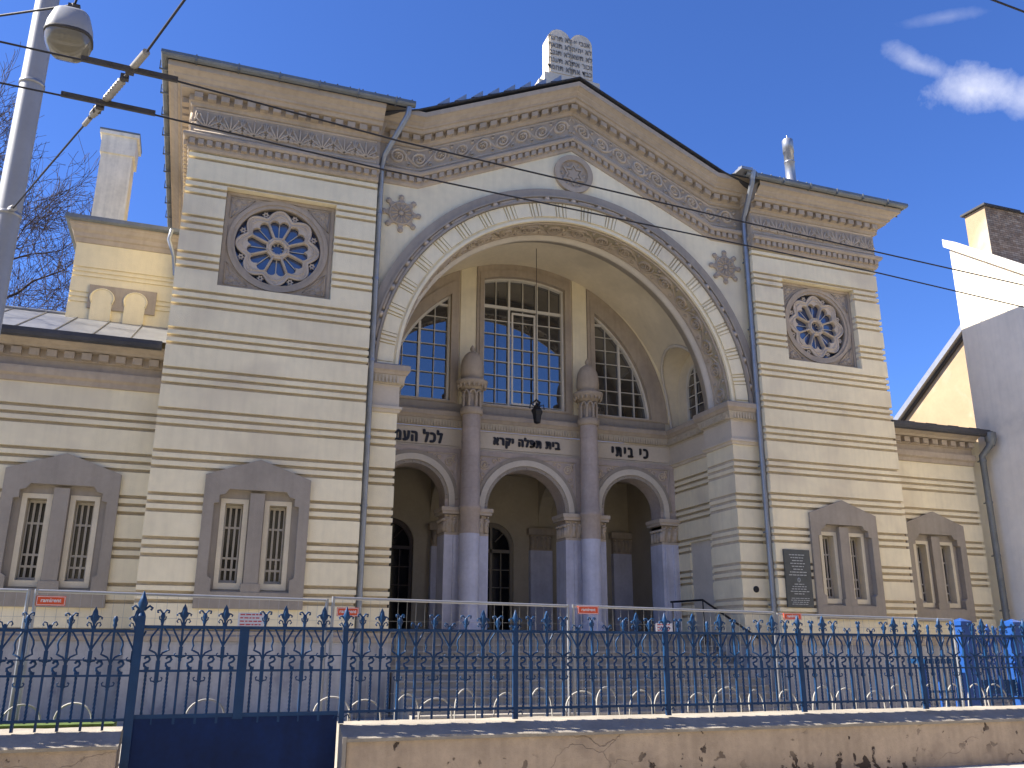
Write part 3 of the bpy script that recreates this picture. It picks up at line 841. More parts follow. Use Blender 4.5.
# ---- vault of the recess, with a lunette cut on each side
R = 5.02; ZV = 8.03; nT, nY = 96, 40; y0v, y1v = 1.75, YB+.25
lun = lambda y, z: (abs(y-2.95) < 1.15 and z < 9.3) or math.hypot(y-2.95, z-9.3) < 1.15
v = MB(); vs = []
for i in range(nT+1):
    t_ = PI*i/nT
    for j in range(nY+1): vs.append((R*cos(t_), y0v+(y1v-y0v)*j/nY, ZV+R*sin(t_)))
fs = []
for i in range(nT):
    for j in range(nY):
        y = y0v+(y1v-y0v)*(j+.5)/nY; z = ZV+R*sin(PI*(i+.5)/nT)
        if not lun(y, z): fs.append((i*(nY+1)+j, i*(nY+1)+j+1, (i+1)*(nY+1)+j+1, (i+1)*(nY+1)+j))
v.add(vs, fs, True)
vo = v.build('vault', M['vault'], syn)
for s in (-1, 1):
    l = MB(); ed = MB()
    cur = [(2.95-1.17, 8.05), (2.95-1.17, 9.3)] + [(2.95+1.17*cos(rad(q)), 9.3+1.17*sin(rad(q))) for q in range(165, 0, -15)] + [(2.95+1.17, 9.3), (2.95+1.17, 8.05)]
    vs = []
    for (y, z) in cur:
        xv = math.sqrt(max(0, R*R-(z-ZV)**2))
        vs += [(s*(xv-.02), y, z), (s*5.25, y, z)]
    l.add(vs, [(2*i, 2*i+1, 2*i+3, 2*i+2) for i in range(len(cur)-1)], True)
    Ml = lambda u, vv, h: (s*(5.25-h), u, vv)
    win = [(2.45,8.25),(3.55,8.25),(3.55,9.3)]+[(3.0+.55*cos(rad(q)), 9.3+.75*sin(rad(q))) for q in range(15, 180, 15)]+[(2.45,9.3)]
    l.plate([rect(1.7,4.2,7.9,10.6), win], Ml, -.05, 0)
    l.build('lunette', M['vault'], vo)
    ed.tube([(s*(math.sqrt(max(0, R*R-(z-ZV)**2))-.03), y, z) for (y, z) in cur], .05, 6)
    ed.build('lunette_moulding', M['archwhite'], vo)
    sw = MB()
    sw.plate([[(3.0+(p[0]-3.0)*1.0, p[1]) for p in win], [(3.0+(p[0]-3.0)*.86, 8.33+(p[1]-8.33)*.95 if p[1] > 8.3 else 8.33) for p in win]], Ml, -.06, .03)
    sw.box(*sorted((s*5.22, s*5.26)), 2.97, 3.03, 8.3, 10.0)
    for zz in (8.7, 9.05, 9.4, 9.75): sw.box(*sorted((s*5.23, s*5.255)), 2.5, 3.5, zz-.012, zz+.012)
    swo = sw.build('side_window', M['winframe'], syn)
    g = MB(); g.plate([win], Ml, -.05, -.03); g.build('pane', M['glass'], swo)

# ---- back wall of the recess with the three big windows
ZW = 8.2; B0 = 8.36
def sector(xa, xb, r, zb):
    # shape bounded by x range, sill zb and the concentric arc
    pts = [(xa, zb), (xb, zb)]
    n = 20
    for i in range(n+1):
        x = xb+(xa-xb)*i/n
        pts.append((x, ZW+math.sqrt(max(0, r*r-x*x))))
    out = []
    for p in pts:
        if p[1] < zb: p = (p[0], zb)
        if not out or math.hypot(p[0]-out[-1][0], p[1]-out[-1][1]) > 1e-3: out.append(p)
    return out
bw = MB()
def side_shape(xi, r, zb):
    xm = math.sqrt(r*r-(zb-ZW)**2)-.001
    a1 = math.degrees(math.acos(xi/r)); a0 = math.degrees(math.asin((zb-ZW)/r))
    return [(xi, zb)] + arcpts(0, ZW, r, a0, a1, 24)
side = side_shape(2.16, 4.80, B0)
cent = sector(-1.50, 1.50, 4.83, B0)
wall = [(-5.15, 8.0), (5.15, 8.0)] + arcpts(0, ZV, 5.15, 0, 180, 60)
bw.plate([wall, side, [(-x, z) for (x, z) in side][::-1], cent], front(YB), -.3, 0)
bw.build('back_wall', M['vault'], syn)
pr_ = MB()
for s in (-1, 1): pr_.box(min(s*1.60, s*2.08), max(s*1.60, s*2.08), YB-.05, YB, 8.1, 12.80)
ringm = arcpts(0, ZW, 4.97, 178, 2, 60)+arcpts(0, ZW, 4.88, 2, 178, 60)
pr_.plate([ringm], front(YB), 0, .07)
pr_.build('window_pier', M['cream'], syn)
def bigwin(outer, mid, inner, bars_v, bars_h, mir=1):
    def front(Y): return lambda u, v, h: (mir*u, Y-h, v)
    BX = lambda mb, x0, x1, *r: mb.box(mir*x0, mir*x1, *r)
    f = MB(); f.plate([outer, inner], front(YB), -.27, .05); f.plate([mid, inner], front(YB), .05, .08)
    po = f.build('arched_window', M['taupe'], syn)
    # painted sash
    fr = MB()
    cx = sum(p[0] for p in inner)/len(inner); czz = sum(p[1] for p in inner)/len(inner)
    def shrink(lp, d):
        n = len(lp); res = []
        area = sum(lp[i][0]*lp[(i+1) % n][1]-lp[(i+1) % n][0]*lp[i][1] for i in range(n)); sg = 1 if area > 0 else -1
        for i in range(n):
            a, b, c = lp[i-1], lp[i], lp[(i+1) % n]
            d1 = Vector((b[0]-a[0], b[1]-a[1])).normalized(); d2 = Vector((c[0]-b[0], c[1]-b[1])).normalized()
            n1 = Vector((-d1.y, d1.x))*sg; n2 = Vector((-d2.y, d2.x))*sg; bb = n1+n2
            k = 2/max(.5, bb.length_squared); res.append((b[0]+bb.x*k*d, b[1]+bb.y*k*d))
        return res
    sh = shrink(inner, .065)
    fr.plate([inner, sh], front(YB), -.28, -.08)
    lo = lambda x: max(p[1] for p in arc_at(x))
    def topz(x, lp=sh):
        zs = []
        n = len(lp)
        for i in range(n):
            a, b = lp[i], lp[(i+1) % n]
            if (a[0]-x)*(b[0]-x) <= 0 and abs(a[0]-b[0]) > 1e-6: zs.append(a[1]+(b[1]-a[1])*(x-a[0])/(b[0]-a[0]))
        return (min(zs), max(zs)) if zs else (0, 0)
    def xr(z, lp=sh):
        xs = []
        n = len(lp)
        for i in range(n):
            a, b = lp[i], lp[(i+1) % n]
            if (a[1]-z)*(b[1]-z) <= 0 and abs(a[1]-b[1]) > 1e-6: xs.append(a[0]+(b[0]-a[0])*(z-a[1])/(b[1]-a[1]))
        return (min(xs), max(xs)) if xs else (0, 0)
    for (xx, wd) in bars_v:
        a, b = topz(xx)
        if b > a: BX(fr, xx-wd/2, xx+wd/2, YB+.12+(0 if wd > .03 else .012), YB+.20, a, b)
    for (zz, wd) in bars_h:
        a, b = xr(zz)
        if b > a: BX(fr, a, b, YB+.128+(0 if wd > .03 else .01), YB+.195, zz-wd/2, zz+wd/2)
    fr.build('sash', M['winframe'], po)
    g = MB(); g.plate([inner], front(YB), -.23, -.21); g.build('pane', M['glass'], po)
ci_ = sector(-1.34, 1.34, 4.42, B0+.05)
co_ = sector(-1.56, 1.56, 4.90, B0-.02)
cm_ = sector(-1.47, 1.47, 4.66, B0)
x3 = 1.34*2/3
bigwin(co_, cm_, ci_, [(-.46,.06),(.46,.06)]+[(q,.016) for q in (-.89,0,.89)], [(11.62,.09)]+[(11.62-.442*k,.016) for k in range(1, 8)])
for s in (-1, 1):
    si = side_shape(2.36, 4.28, B0+.05); so_ = side_shape(2.12, 4.87, B0-.02); sm_ = side_shape(2.22, 4.60, B0)
    bigwin(so_, sm_, si, [(3.28,.07)]+[(q,.016) for q in (2.82, 3.78)], [(8.40+.442*k,.016) for k in range(1, 7)]+[(11.45,.07)], s)
# a casement standing ajar in the middle window
cs = MB(); 
for (a, b, c_, d_) in ((-.40,.38,8.5,8.56),(-.40,.38,11.4,11.46),(-.40,-.35,8.56,11.4),(.33,.38,8.56,11.4)): cs.box(a, b, YB+.05, YB+.09, c_, d_)
cs.build('casement', M['winframe'], syn)
sl = MB(); sl.box(-4.75, 4.75, YB-.06, YB+.2, 8.10, B0-.03); sl.build('window_sill', M['grey'], syn)

# ---- arcade of three arches
YA = 4.0; FL = 1.88
def archhole(cx, hw, zs, zb=FL-.1):
    return [(cx-hw, zb), (cx+hw, zb)] + arcpts(cx, zs, hw, 0, 180, 28)
ARCH = [(0, 1.21, 5.28), (-3.42, .96, 5.50), (3.42, .96, 5.50)]
ac = MB()
ac.plate([[(-4.92, FL-.2), (4.92, FL-.2), (4.92, 6.95), (-4.92, 6.95)]] + [archhole(*q) for q in ARCH], front(YA), -.62, 0)
arc_o = ac.build('arcade_wall', M['mauve'], syn)
for (cx, hw, zs) in ARCH:
    b = MB()
    b.plate([[(cx+hw+.27, 5.2), ] + arcpts(cx, zs, hw+.27, 0, 180, 32) + [(cx-hw-.27, 5.2), (cx-hw-.10, 5.2)] + arcpts(cx, zs, hw+.10, 180, 0, 32) + [(cx+hw+.10, 5.2)]], front(YA), 0, .06)
    ab = b.build('arch_band', M['archwhite'], arc_o)
    b = MB()
    b.plate([arcpts(cx, zs, hw+.38, 0, 180, 32)+arcpts(cx, zs, hw+.275, 180, 0, 32)], front(YA), 0, .035)
    b.plate([arcpts(cx, zs, hw+.10, 0, 180, 32)+arcpts(cx, zs, hw+.0, 180, 0, 32)], front(YA), -.01, .02)
    for k in range(13):
        q = rad(180*(k+.5)/13); b.knob(cx+(hw+.05)*cos(q), zs+(hw+.05)*sin(q), .03, .02, front(YA-.02), 5)
    b.build('arch_moulding', M['grey'], arc_o)
Fa = front(YA)
for (cx, hw, zs) in ARCH:
    for s in (-1, 1):
        sp = MB(); xe = cx+s*(hw+.33)
        # carved triangle in each spandrel
        tri = [(xe, 6.80), (cx+s*(hw*.42), 6.80), (cx+s*(hw*.86), zs+hw*.80+.12), (xe, zs+hw*.40)]
        sp.ridge(tri+[tri[0]], .03, .035, Fa)
        c0 = (cx+s*(hw+.10), 6.56)
        sp.ridge([(c0[0]+.15*(1-.6*i/12)*cos(s*i*.75), c0[1]+.15*(1-.6*i/12)*sin(s*i*.75)) for i in range(13)], .045, .045, Fa)
        sp.knob(c0[0], c0[1], .05, .05, Fa)
        for (du, dv, r_) in ((-.30,.12,.055),(-.44,.17,.04),(.06,-.30,.06),(.10,-.46,.045),(.12,.16,.04)):
            c1 = (c0[0]+s*du, c0[1]+dv)
            if c1[1] < 6.76: sp.ridge([(c1[0]+r_*cos(i*.9), c1[1]+r_*sin(i*.9)) for i in range(7)], .03, .04, Fa)
        sp.build('spandrel_trim', M['relief'], arc_o)
# square piers with leafy capitals
PX = [(-1.83, .625), (1.83, .625), (-4.62, .26), (4.62, .26)]
for (px, hw) in PX:
    p = MB(); p.box(px-hw-.02, px+hw+.02, YA-.06, YA+.66, FL-.1, 4.50)
    for q in (-1, 1): p.box(px+q*(hw*.55)-.05, px+q*(hw*.55)+.05, YA-.10, YA-.06, FL, 4.44)
    po = p.build('pier', M['lavender'], syn)
    c = MB()
    c.box(px-hw+.02, px+hw-.02, YA-.02, YA+.64, 4.50, 5.06)
    c.box(px-hw-.02, px+hw+.02, YA-.07, YA+.66, 4.50, 4.56)
    c.box(px-hw-.10, px+hw+.10, YA-.14, YA+.70, 5.07, 5.15); c.box(px-hw-.13, px+hw+.13, YA-.17, YA+.72, 5.15, 5.26)
    n = max(3, int(hw*2/.16))
    for k in range(n):
        xx = px-hw+.06+(2*hw-.12)*k/(n-1)
        Mk = front(YA-.02)
        c.ridge([(xx, 4.58), (xx, 4.80), (xx+.015, 4.92)], .10, .09, Mk)
        c.knob(xx, 4.94, .055, .12, Mk, 6)
        c.ridge([(xx+.06, 4.76), (xx+.06, 5.0)], .06, .07, Mk); c.knob(xx+.06, 5.02, .04, .11, Mk, 5)
    for q in (-1, 1):
        for k in range(4):
            yy = YA+.02+.18*k
            Mk2 = lambda u, vv, h: (px+q*(hw-.02+h), u, vv)
            c.ridge([(yy, 4.58), (yy, 4.86)], .10, .08, Mk2); c.knob(yy, 4.92, .055, .11, Mk2, 6)
    c.build('capital', M['relief'], po)
# round columns carrying little domed finials
for s in (-1, 1):
    cx, cy = s*1.84, 3.62
    b = MB()
    b.lathe((cx, cy, 0), [(.40,FL-.1),(.40,FL+.12),(.34,FL+.16),(.36,FL+.24),(.30,FL+.30),(.28,FL+.34),(.28,4.50)], 24)
    for zz in (2.55, 3.05, 3.55, 4.02): b.lathe((cx, cy, zz), [(.283,-.008),(.283,.008)], 24)
    co = b.build('column', M['lavender'], syn)
    b = MB()
    b.lathe((cx, cy, 0), [(.278,4.50),(.278,5.15),(.31,5.18),(.31,5.26),(.275,5.30),(.262,7.88)], 24)
    for zz in (5.75, 6.2, 6.65, 7.1, 7.5): b.lathe((cx, cy, zz), [(.274,-.008),(.274,.008)], 24)
    b.build('shaft', M['mauve'], co)
    b = MB()
    b.lathe((cx, cy, 0), [(.30,7.88),(.33,7.92),(.33,8.06),(.28,8.10),(.20,8.11),(.20,8.62),(.30,8.64),(.32,8.70),(.44,8.76),(.46,8.84),(.46,8.88),(.34,8.90)], 24)
    for k in range(8):
        q = 2*PI*k/8+.2
        x_, y_ = cx+.255*cos(q), cy+.255*sin(q)
        b.tube([(x_, y_, 8.10), (x_, y_, 8.42)], .045, 6); b.lathe((x_, y_, 0), [(.06,8.40),(.065,8.46),(.05,8.47)], 6)
        q2 = q+PI/8
        b.tube([(cx+.26*cos(q+t_*PI/4), cy+.26*sin(q+t_*PI/4), 8.45+.15*sin(PI*t_)) for t_ in (0,.25,.5,.75,1)], .035, 5)
    for k in range(18):
        q = 2*PI*k/18; b.lathe((cx+.40*cos(q), cy+.40*sin(q), 0), [(.03,8.66),(.045,8.76)], 5)
    b.build('capital', M['taupe'], co)
    b = MB()
    b.lathe((cx, cy, 0), [(.34,8.90),(.30,8.94),(.30,8.97),(.335,9.02),(.345,9.18),(.335,9.36),(.30,9.54),(.23,9.68),(.13,9.77),(.07,9.79),(.05,9.82),(.075,9.87),(.07,9.92),(.02,10.0)], 20)
    b.build('finial', M['taupe'], co)

# ---- the inscription on the three panels (reads right to left)
for (txt, cx, wd, x0, x1) in (('כי ביתי', 3.46, 1.22, 2.2, 4.78), ('בית תפלה יקרא', .05, 2.08, -1.5, 1.5), ('לכל העמים', -3.42, 1.72, -4.78, -2.2)):
    p = MB()
    p.box(x0, x1, YB-.075, YB-.03, 7.06, 7.54)
    po = p.build('inscription_panel', M['panelgrey'], syn)
    t = text_mb(heb(txt), .5, lambda u, v, h: (u, YB-.075-h, v), -.01, .03, weight=.004, space=1.55 if x0 > 2 else 1.28)
    xs = [q[0] for q in t.v]; zs = [q[2] for q in t.v]; k = wd/(max(xs)-min(xs)); zm = (max(zs)+min(zs))/2; kz = (.29 if x0 > 2 else .36)/(max(zs)-min(zs))
    t.v = [((q[0]-(max(xs)+min(xs))/2)*k+cx, q[1], (q[2]-zm)*kz+7.29) for q in t.v]
    base = list(t.v); bf = list(t.f)
    for i, (dx, dz) in enumerate(((.012,0),(-.012,0),(0,.012),(0,-.012),(.024,0),(-.02,.006))): t.add([(q[0]+dx, q[1]-.0006*(i+1), q[2]+dz) for q in base], bf)
    t.build('lettering', M['letter'], po)

# ---- porch behind the arcade and the flight of steps
p = MB()
bk = [(-4.95,1.7),(4.95,1.7),(4.95,6.9),(-4.95,6.9)]
ph = [archhole(q, .75, 4.6, FL+.02) for q in (-3.3, -.0, 3.3)]
p.plate([bk]+ph, front(7.2), -.3, 0)
p.box(-4.95, 4.95, 4.62, 7.5, 6.90, 7.0)
for s in (-1, 1): p.box(min(s*4.9,s*5.0), max(s*4.9,s*5.0), 4.6, 7.5, 1.7, 6.9)
for xx in (-1.83, 1.83):
    # transverse arches of the porch ceiling
    q = MB()
    p.plate([[(4.625,5.3),(4.625,6.895),(7.195,6.895),(7.195,5.3)] + [(5.91+1.29*cos(rad(a_)), 5.3+1.3*sin(rad(a_))) for a_ in range(15, 180, 15)]], lambda u, v, h: (xx+h, u, v), -.22, .22)
p.build('porch', M['porch'], syn)
for q in (-3.3, 0, 3.3):
    d = MB()
    hole = archhole(q, .748, 4.6, FL+.02); inn = [(q+(x-q)*.86, FL+.1+(z-FL-.1)*.955 if z > 2 else z+.08) for (x, z) in hole]
    d.plate([hole, inn], front(7.3), -.05, .05)
    d.box(q-.04, q+.04, 7.25, 7.33, FL+.1, 5.2); d.box(q-.64, q+.64, 7.25, 7.33, 4.4, 4.5); d.box(q-.64, q+.64, 7.255, 7.33, 2.8, 2.86)
    for a_ in (45, 135): d.tube([(q+.2*cos(rad(a_)), 7.28, 4.6+.2*sin(rad(a_))), (q+.66*cos(rad(a_)), 7.28, 4.6+.66*sin(rad(a_)))], .02, 4)
    for x_ in (-.34, .34): d.box(q+x_-.015, q+x_+.015, 7.26, 7.32, 2.86, 4.4)
    for z_ in (3.3, 3.85): d.box(q-.64, q+.64, 7.262, 7.318, z_, z_+.025)
    do = d.build('porch_door', M['wood'] if q else M['doorframe'], syn)
    g = MB(); g.plate([hole], front(7.3), -.06, -.03); g.build('pane', M['dimglass'], do)
for xx in (-4.6, -1.65, 1.65, 4.6):
    b = MB(); b.box(xx-.38, xx+.38, 7.02, 7.22, FL-.1, 4.5); po = b.build('pier', M['lavender'], syn)
    b = MB(); b.box(xx-.36, xx+.36, 7.04, 7.21, 4.5, 5.0); b.box(xx-.46, xx+.46, 6.94, 7.21, 5.0, 5.2)
    for k in range(5):
        b.ridge([(xx-.3+.15*k, 4.55), (xx-.3+.15*k, 4.9)], .1, .07, front(7.04)); b.knob(xx-.3+.15*k, 4.92, .06, .09, front(7.04), 6)
    b.build('capital', M['taupe'], po)
stp = MB()
NS = 12; z0s, y0s = .05, -1.75; rise = (FL-z0s)/NS; tread = .375
for k in range(NS):
    x_ = 4.58
    stp.box(-x_, x_, y0s+tread*k, y0s+tread*(k+1)+.03, z0s-.05, z0s+rise*(k+1)-.045)
    stp.box(-x_, x_, y0s+tread*k-.035, y0s+tread*(k+1)+.0, z0s+rise*(k+1)-.045, z0s+rise*(k+1))
stp.box(-4.9, 4.9, y0s+tread*NS, 7.3, 1.4, FL)
stp.build('staircase', M['step'], syn)

# ---- downpipes
def downpipe(pts, r=.072, mat_='zinc', brackets=()):
    b = MB(); b.tube(pts, r, 12)
    (x, y, _) = pts[-1]
    for z in brackets:
        b.lathe((x, y, z), [(r+.012,-.03),(r+.012,.03)], 12); b.box(x-.012, x+.012, y, y+.2, z-.02, z+.02)
    return b.build('downpipe', M[mat_], syn)
dp = downpipe([(-4.95,-.72,14.58),(-4.97,-.70,14.38),(-5.38,.02,13.55),(-5.41,.20,13.30),(-5.41,.20,1.0)], brackets=(2.6,4.6,6.2,8.1,10.2,12.0,13.2))
dp = downpipe([(5.20,-.74,14.58),(5.20,-.72,14.45),(5.43,.12,13.75),(5.45,.18,13.55),(5.45,.18,1.0)], brackets=(2.6,4.5,6.3,8.4,10.3,12.4))
h = MB(); h.box(4.75,5.12,-.9,-.55,14.72,14.80); h.tube([(4.78,-.72,14.80),(5.2,-.76,14.84)], .06, 8); h.lathe((5.2,-.74,14.52),[(.07,0),(.12,.16),(.13,.26)],10); h.build('rainwater_head', M['galv'], syn)
dp = downpipe([(13.85,.16,7.9),(13.80,.2,7.5),(13.78,.5,7.25),(13.78,.5,.9)], r=.10, mat_='gutter', brackets=(2.6,4.2,5.8,7.1))
h = MB(); h.lathe((13.85,.16,7.5),[(.09,0),(.17,.18),(.17,.42)],12); h.build('rainwater_head', M['gutter'], syn)
dp = downpipe([(-10.32,2.6,11.8),(-10.36,2.55,11.5),(-10.2,2.65,11.1),(-10.12,2.68,10.6)], r=.05, mat_='zinc')

# ---- annex rising behind the left wing, with its chimney
AX0, AX1, AY = -12.52, -10.0, 3.0
a = MB()
gs = (10.62, 10.5, 10.38, 9.95, 9.82, 9.69)
cur = 8.6
for g in sorted(gs):
    a.box(AX0, AX1, AY, 8, cur, g-.025); a.box(AX0+.03, AX1, AY+.03, 8, g-.025, g+.025); cur = g+.025
a.box(AX0, AX1, AY, 8, cur, 11.3)
ao = a.build('annex_wall', M['yellow'], syn)
c = MB(); sweep_plan(c, [(AX1, AY), (AX0, AY), (AX0, 8)], [(0,11.28),(.03,11.29),(.04,11.40),(.08,11.43),(.09,11.53),(.15,11.60),(.17,11.68),(.20,11.72),(.20,11.78),(0,11.80)], -1)
c.build('cornice', M['taupe'], ao)
c = MB(); sweep_plan(c, [(AX1, AY), (AX0, AY), (AX0, 8)], [(.20,11.90),(.20,11.78),(.25,11.77),(.31,11.81),(.31,11.91),(.29,11.91)], -1)
c.build('gutter', M['gutter'], ao)
c = MB(); c.add([(AX0-.29,AY-.29,11.90),(AX1,AY-.29,11.90),(AX1,6,12.4),(AX0+1,6,12.4),(AX0-.29,8,11.90)], [(0,1,2,3),(0,3,4)]); c.build('roof', M['roof'], ao)
b = MB()
niche = lambda cx: [(cx-.24,8.9),(cx+.24,8.9),(cx+.24,9.70)]+[(cx+.27*cos(rad(q)), 9.83+.25*sin(rad(q))) for q in range(0, 181, 15)]+[(cx-.24,9.70)]
b.plate([rect(-12.07,-10.5,9.55,10.17), ], front(AY), 0, .05)
b.build('blind_window', M['taupe'], ao)
b = MB()
for cx in (-11.75, -10.98): b.plate([[(x, max(z, 9.0)) for x, z in niche(cx)]], front(AY), 0, .065); b.ridge([p for p in niche(cx)[2:]], .04, .03, front(AY-.065))
b.build('niche', M['yellow'], ao)
ch = MB()
cx0, cx1 = -12.46, -11.66
ch.box(cx0, cx1, 4.2, 5.0, 11.8, 14.75); ch.box(cx0+.38, cx1+.005, 4.195, 5.0, 11.8, 14.3)
ch.box(cx0-.03, cx1+.06, 4.15, 5.05, 14.55, 15.10); ch.box(cx0-.09, cx1+.12, 4.09, 5.11, 15.10, 15.2)
co = ch.build('chimney', M['chimwhite'], syn)
c = MB(); c.box(cx0-.1, cx1+.13, 4.08, 5.12, 15.203, 15.25); c.box(cx0-.25, cx0+.7, 3.4, 4.15, 12.05, 12.2); c.build('flashing', M['gutter'], co)
v = MB(); v.lathe((9.45, 2.8, 0), [(.18,15.2),(.18,16.95),(.19,17.0),(.19,17.05),(.175,17.1),(.175,18.3),(.195,18.3),(.195,18.75),(.18,18.8)], 14); v.tube([(9.45,2.8,18.7),(9.45,2.8,19.0)], .025, 6)
v.lathe((9.45,2.8,17.9), [(.19,0),(.19,.03)], 14)
v.build('flue', M['galv'], syn)

# ==================================================================== things on and by the synagogue
tb = thing('stone_tablets', 'twin round-topped stone tablets of the law standing on the gable apex', 'stone tablets', (.1, .7, 17.0))
TX, TY = .10, .62
DZ = .27
b = MB(); b.box(TX-.82, TX+.95, TY-.02, TY+.62, 16.5, 17.35+DZ); b.box(TX-1.0, TX+1.12, TY-.03, TY+.65, 16.5, 17.05+DZ); b.build('base', M['stone'], tb)
for s in (-1, 1):
    cx = TX+.03+s*.355
    b = MB(); b.plate([[(cx-.35,17.35+DZ),(cx+.35,17.35+DZ),(cx+.35,18.58+DZ)]+arcpts(cx, 18.58+DZ, .35, 0, 180, 16)[1:-1]+[(cx-.35,18.58+DZ)]], front(TY), -.5, 0)
    b.plate([[(cx-.31,17.4+DZ),(cx+.31,17.4+DZ),(cx+.31,18.55+DZ)]+arcpts(cx, 18.55+DZ, .31, 0, 180, 16)[1:-1]+[(cx-.31,18.55+DZ)]], front(TY), 0, .02)
    to = b.build('tablet', M['stone'], tb)
    rows = ['אנכי יי', 'לא יהיה', 'לא תשא', 'זכור את', 'כבד את'] if s > 0 else ['לא תרצח', 'לא תנאף', 'לא תגנב', 'לא תענה', 'לא תחמד']
    mbx = MB()
    for i, rw in enumerate(rows):
        t = text_mb(heb(rw), .23, lambda u, vv, h: (cx+u, TY-.02-h, 18.58+DZ-.255*i+vv), 0, .02, weight=.004, squeeze=.8, space=1.12)
        mbx.add(t.v, t.f)
    mbx.build('lettering', M['engrave'], to)

# lantern hanging in the recess
ln = thing('lantern', 'dark iron lantern hanging on a rod before the middle arched window', 'lantern', (-.2, 2.5, 8.2))
lx, ly = -.20, 2.65
b = MB(); b.tube([(lx, ly, 8.05), (lx, ly, 12.95)], .009, 6); b.tube([(lx-.14, ly, 8.14), (lx-.02, ly, 8.25), (lx+.10, ly, 8.16)], .03, 6); b.build('rod', M['black'], ln)
b = MB(); b.lathe((lx, ly, 0), [(.04,7.55),(.10,7.58),(.13,7.80),(.17,7.90),(.17,7.94),(.10,8.02),(.05,8.10),(.03,8.16)], 6, smooth=False); b.build('body', M['black'], ln)
b = MB()
for k in range(4):
    q = PI/2*k; b.tube([(lx+.05*cos(q), ly+.05*sin(q), 8.05), (lx+.2*cos(q), ly+.2*sin(q), 8.12), (lx+.22*cos(q), ly+.22*sin(q), 7.98)], .018, 5)
b.build('scroll', M['black'], ln)

# plaque
pq = thing('memorial_plaque', 'dark slate memorial plaque with engraved lines on the right tower', 'plaque', (6.13, -.04, 3.3))
b = MB(); b.box(5.73, 6.55, -.05, -.003, 2.54, 4.03); b.build('slab', M['plaque'], pq)
b = MB(); rr = random.Random(3)
def words(y0, n, wid, h=.022):
    x = 6.14-wid/2
    while x < 6.14+wid/2-.03:
        l = min(rr.uniform(.04, .12), 6.14+wid/2-x); b.box(x, x+l, -.0535, -.05, y0, y0+h); x += l+.022
for i, wd in enumerate((.5,.42,.34,.46,.38,.30,.52,.6)): words(3.88-.075*i, 5, wd)
for i, wd in enumerate((.30,.44,.5,.58,.36)): words(3.12-.062*i, 5, wd, .02)
for i, wd in enumerate((.56,.6,.5,.54)): words(2.76-.05*i, 5, wd, .016)
Fq = lambda u, v, h: (6.14+u, -.05-h, 3.24+v)
for k in (0, 1):
    tri = [(.06*cos(rad(90+180*k+120*j)), .06*sin(rad(90+180*k+120*j))) for j in range(3)]
    b.ridge(tri+[tri[0]], .014, .0035+.0008*k, Fq)
b.build('engraving', M['plaqtext'], pq)
# a round vent in the right pier
b = MB(); b.lathe((5.1, YC-.0, 3.0), [(.085,-.01),(.085,.02),(.07,.022)], 16, ax='y'); b.build('vent', M['black'], syn)
# handrail
hr = thing('handrail', 'black iron handrail by the right side of the entrance steps', 'handrail', (4.42, 1.5, 1.8))
b = MB(); b.tube([(4.42,3.7,2.80),(4.42,1.95,2.78),(4.42,-.6,1.72)], .03, 8); b.build('rail', M['black'], hr)
for (yy, zt, zb) in ((3.6,2.8,1.9),(1.95,2.78,1.75),(.6,2.2,1.2),(-.55,1.74,.75)):
    b = MB(); b.tube([(4.42,yy,zb-.15),(4.42,yy,zt)], .02, 8); b.build('post', M['black'], hr)

# ==================================================================== neighbour on the right
nb = thing('neighbour_house', 'tall white rendered firewall with a sloping coping and a brick chimney stack on top', 'house', (18, 0, 0))
NX = 14.15
b = MB()
Mn = lambda u, v, h: (NX-h, u, v)
slope = (14.84-12.81)/(.89+1.73)
yn0 = -6.0
prof = [(yn0, 0), (.89, 0), (.89, 14.55), (yn0, 14.55-slope*(.89-yn0))]
b.plate([prof], Mn, -9, 0)
b.build('wall', M['neighwhite'], nb)
c = MB(); c.add([(NX-.12+q*.6, y, z) for q in (0,1) for (y, z) in ((1.02,14.62),(1.02,14.90),(yn0,14.90-slope*(1.02-yn0)),(yn0,14.62-slope*(1.02-yn0)))], [(0,1,2,3),(7,6,5,4),(0,4,5,1),(1,5,6,2),(2,6,7,3),(3,7,4,0)])
c.build('coping', M['neighwhite'], nb)
c = MB(); c.box(14.62, 19.0, -.32, .48, 10, 15.60); ck = c.build('chimney', M['brick'], nb)
c = MB(); c.box(14.597, 14.618, -.325, .485, 13, 15.595); c.build('side_render', M['peach'], ck)
c = MB(); c.box(14.5, 16.1, -.42, .58, 15.605, 15.67); c.box(16.1, 19, -.40, .56, 15.605, 15.62); c.build('cap', M['darkroof'], ck)

ph = thing('gabled_house', 'peach rendered house with a steep metal verge glimpsed between the synagogue and the white firewall', 'house', (24, 10, 0))
PX_ = 20.0; sl_ = (13.86-11.24)/(9.75-5.99)
zt_ = lambda y: 13.86-sl_*(y-5.99)
b = MB(); b.plate([[(3.2,0),(14,0),(14,zt_(14)),(3.2,zt_(3.2))]], lambda u, v, h: (PX_-h, u, v), -8, 0); b.build('wall', M['peach'], ph)
def slope_box(dx0, dx1, za, zb):
    c = MB(); c.add([(PX_+q, y, zt_(y)+z) for q in (dx0, dx1) for (y, z) in ((3.1,za),(3.1,zb),(14.2,zb),(14.2,za))], [(0,1,2,3),(7,6,5,4),(0,4,5,1),(1,5,6,2),(2,6,7,3),(3,7,4,0)]); return c
slope_box(-.30, 8.3, .02, .30).build('roof', M['galv'], ph)
slope_box(-.12, -.003, -.10, .018).build('verge', M['darkroof'], ph)

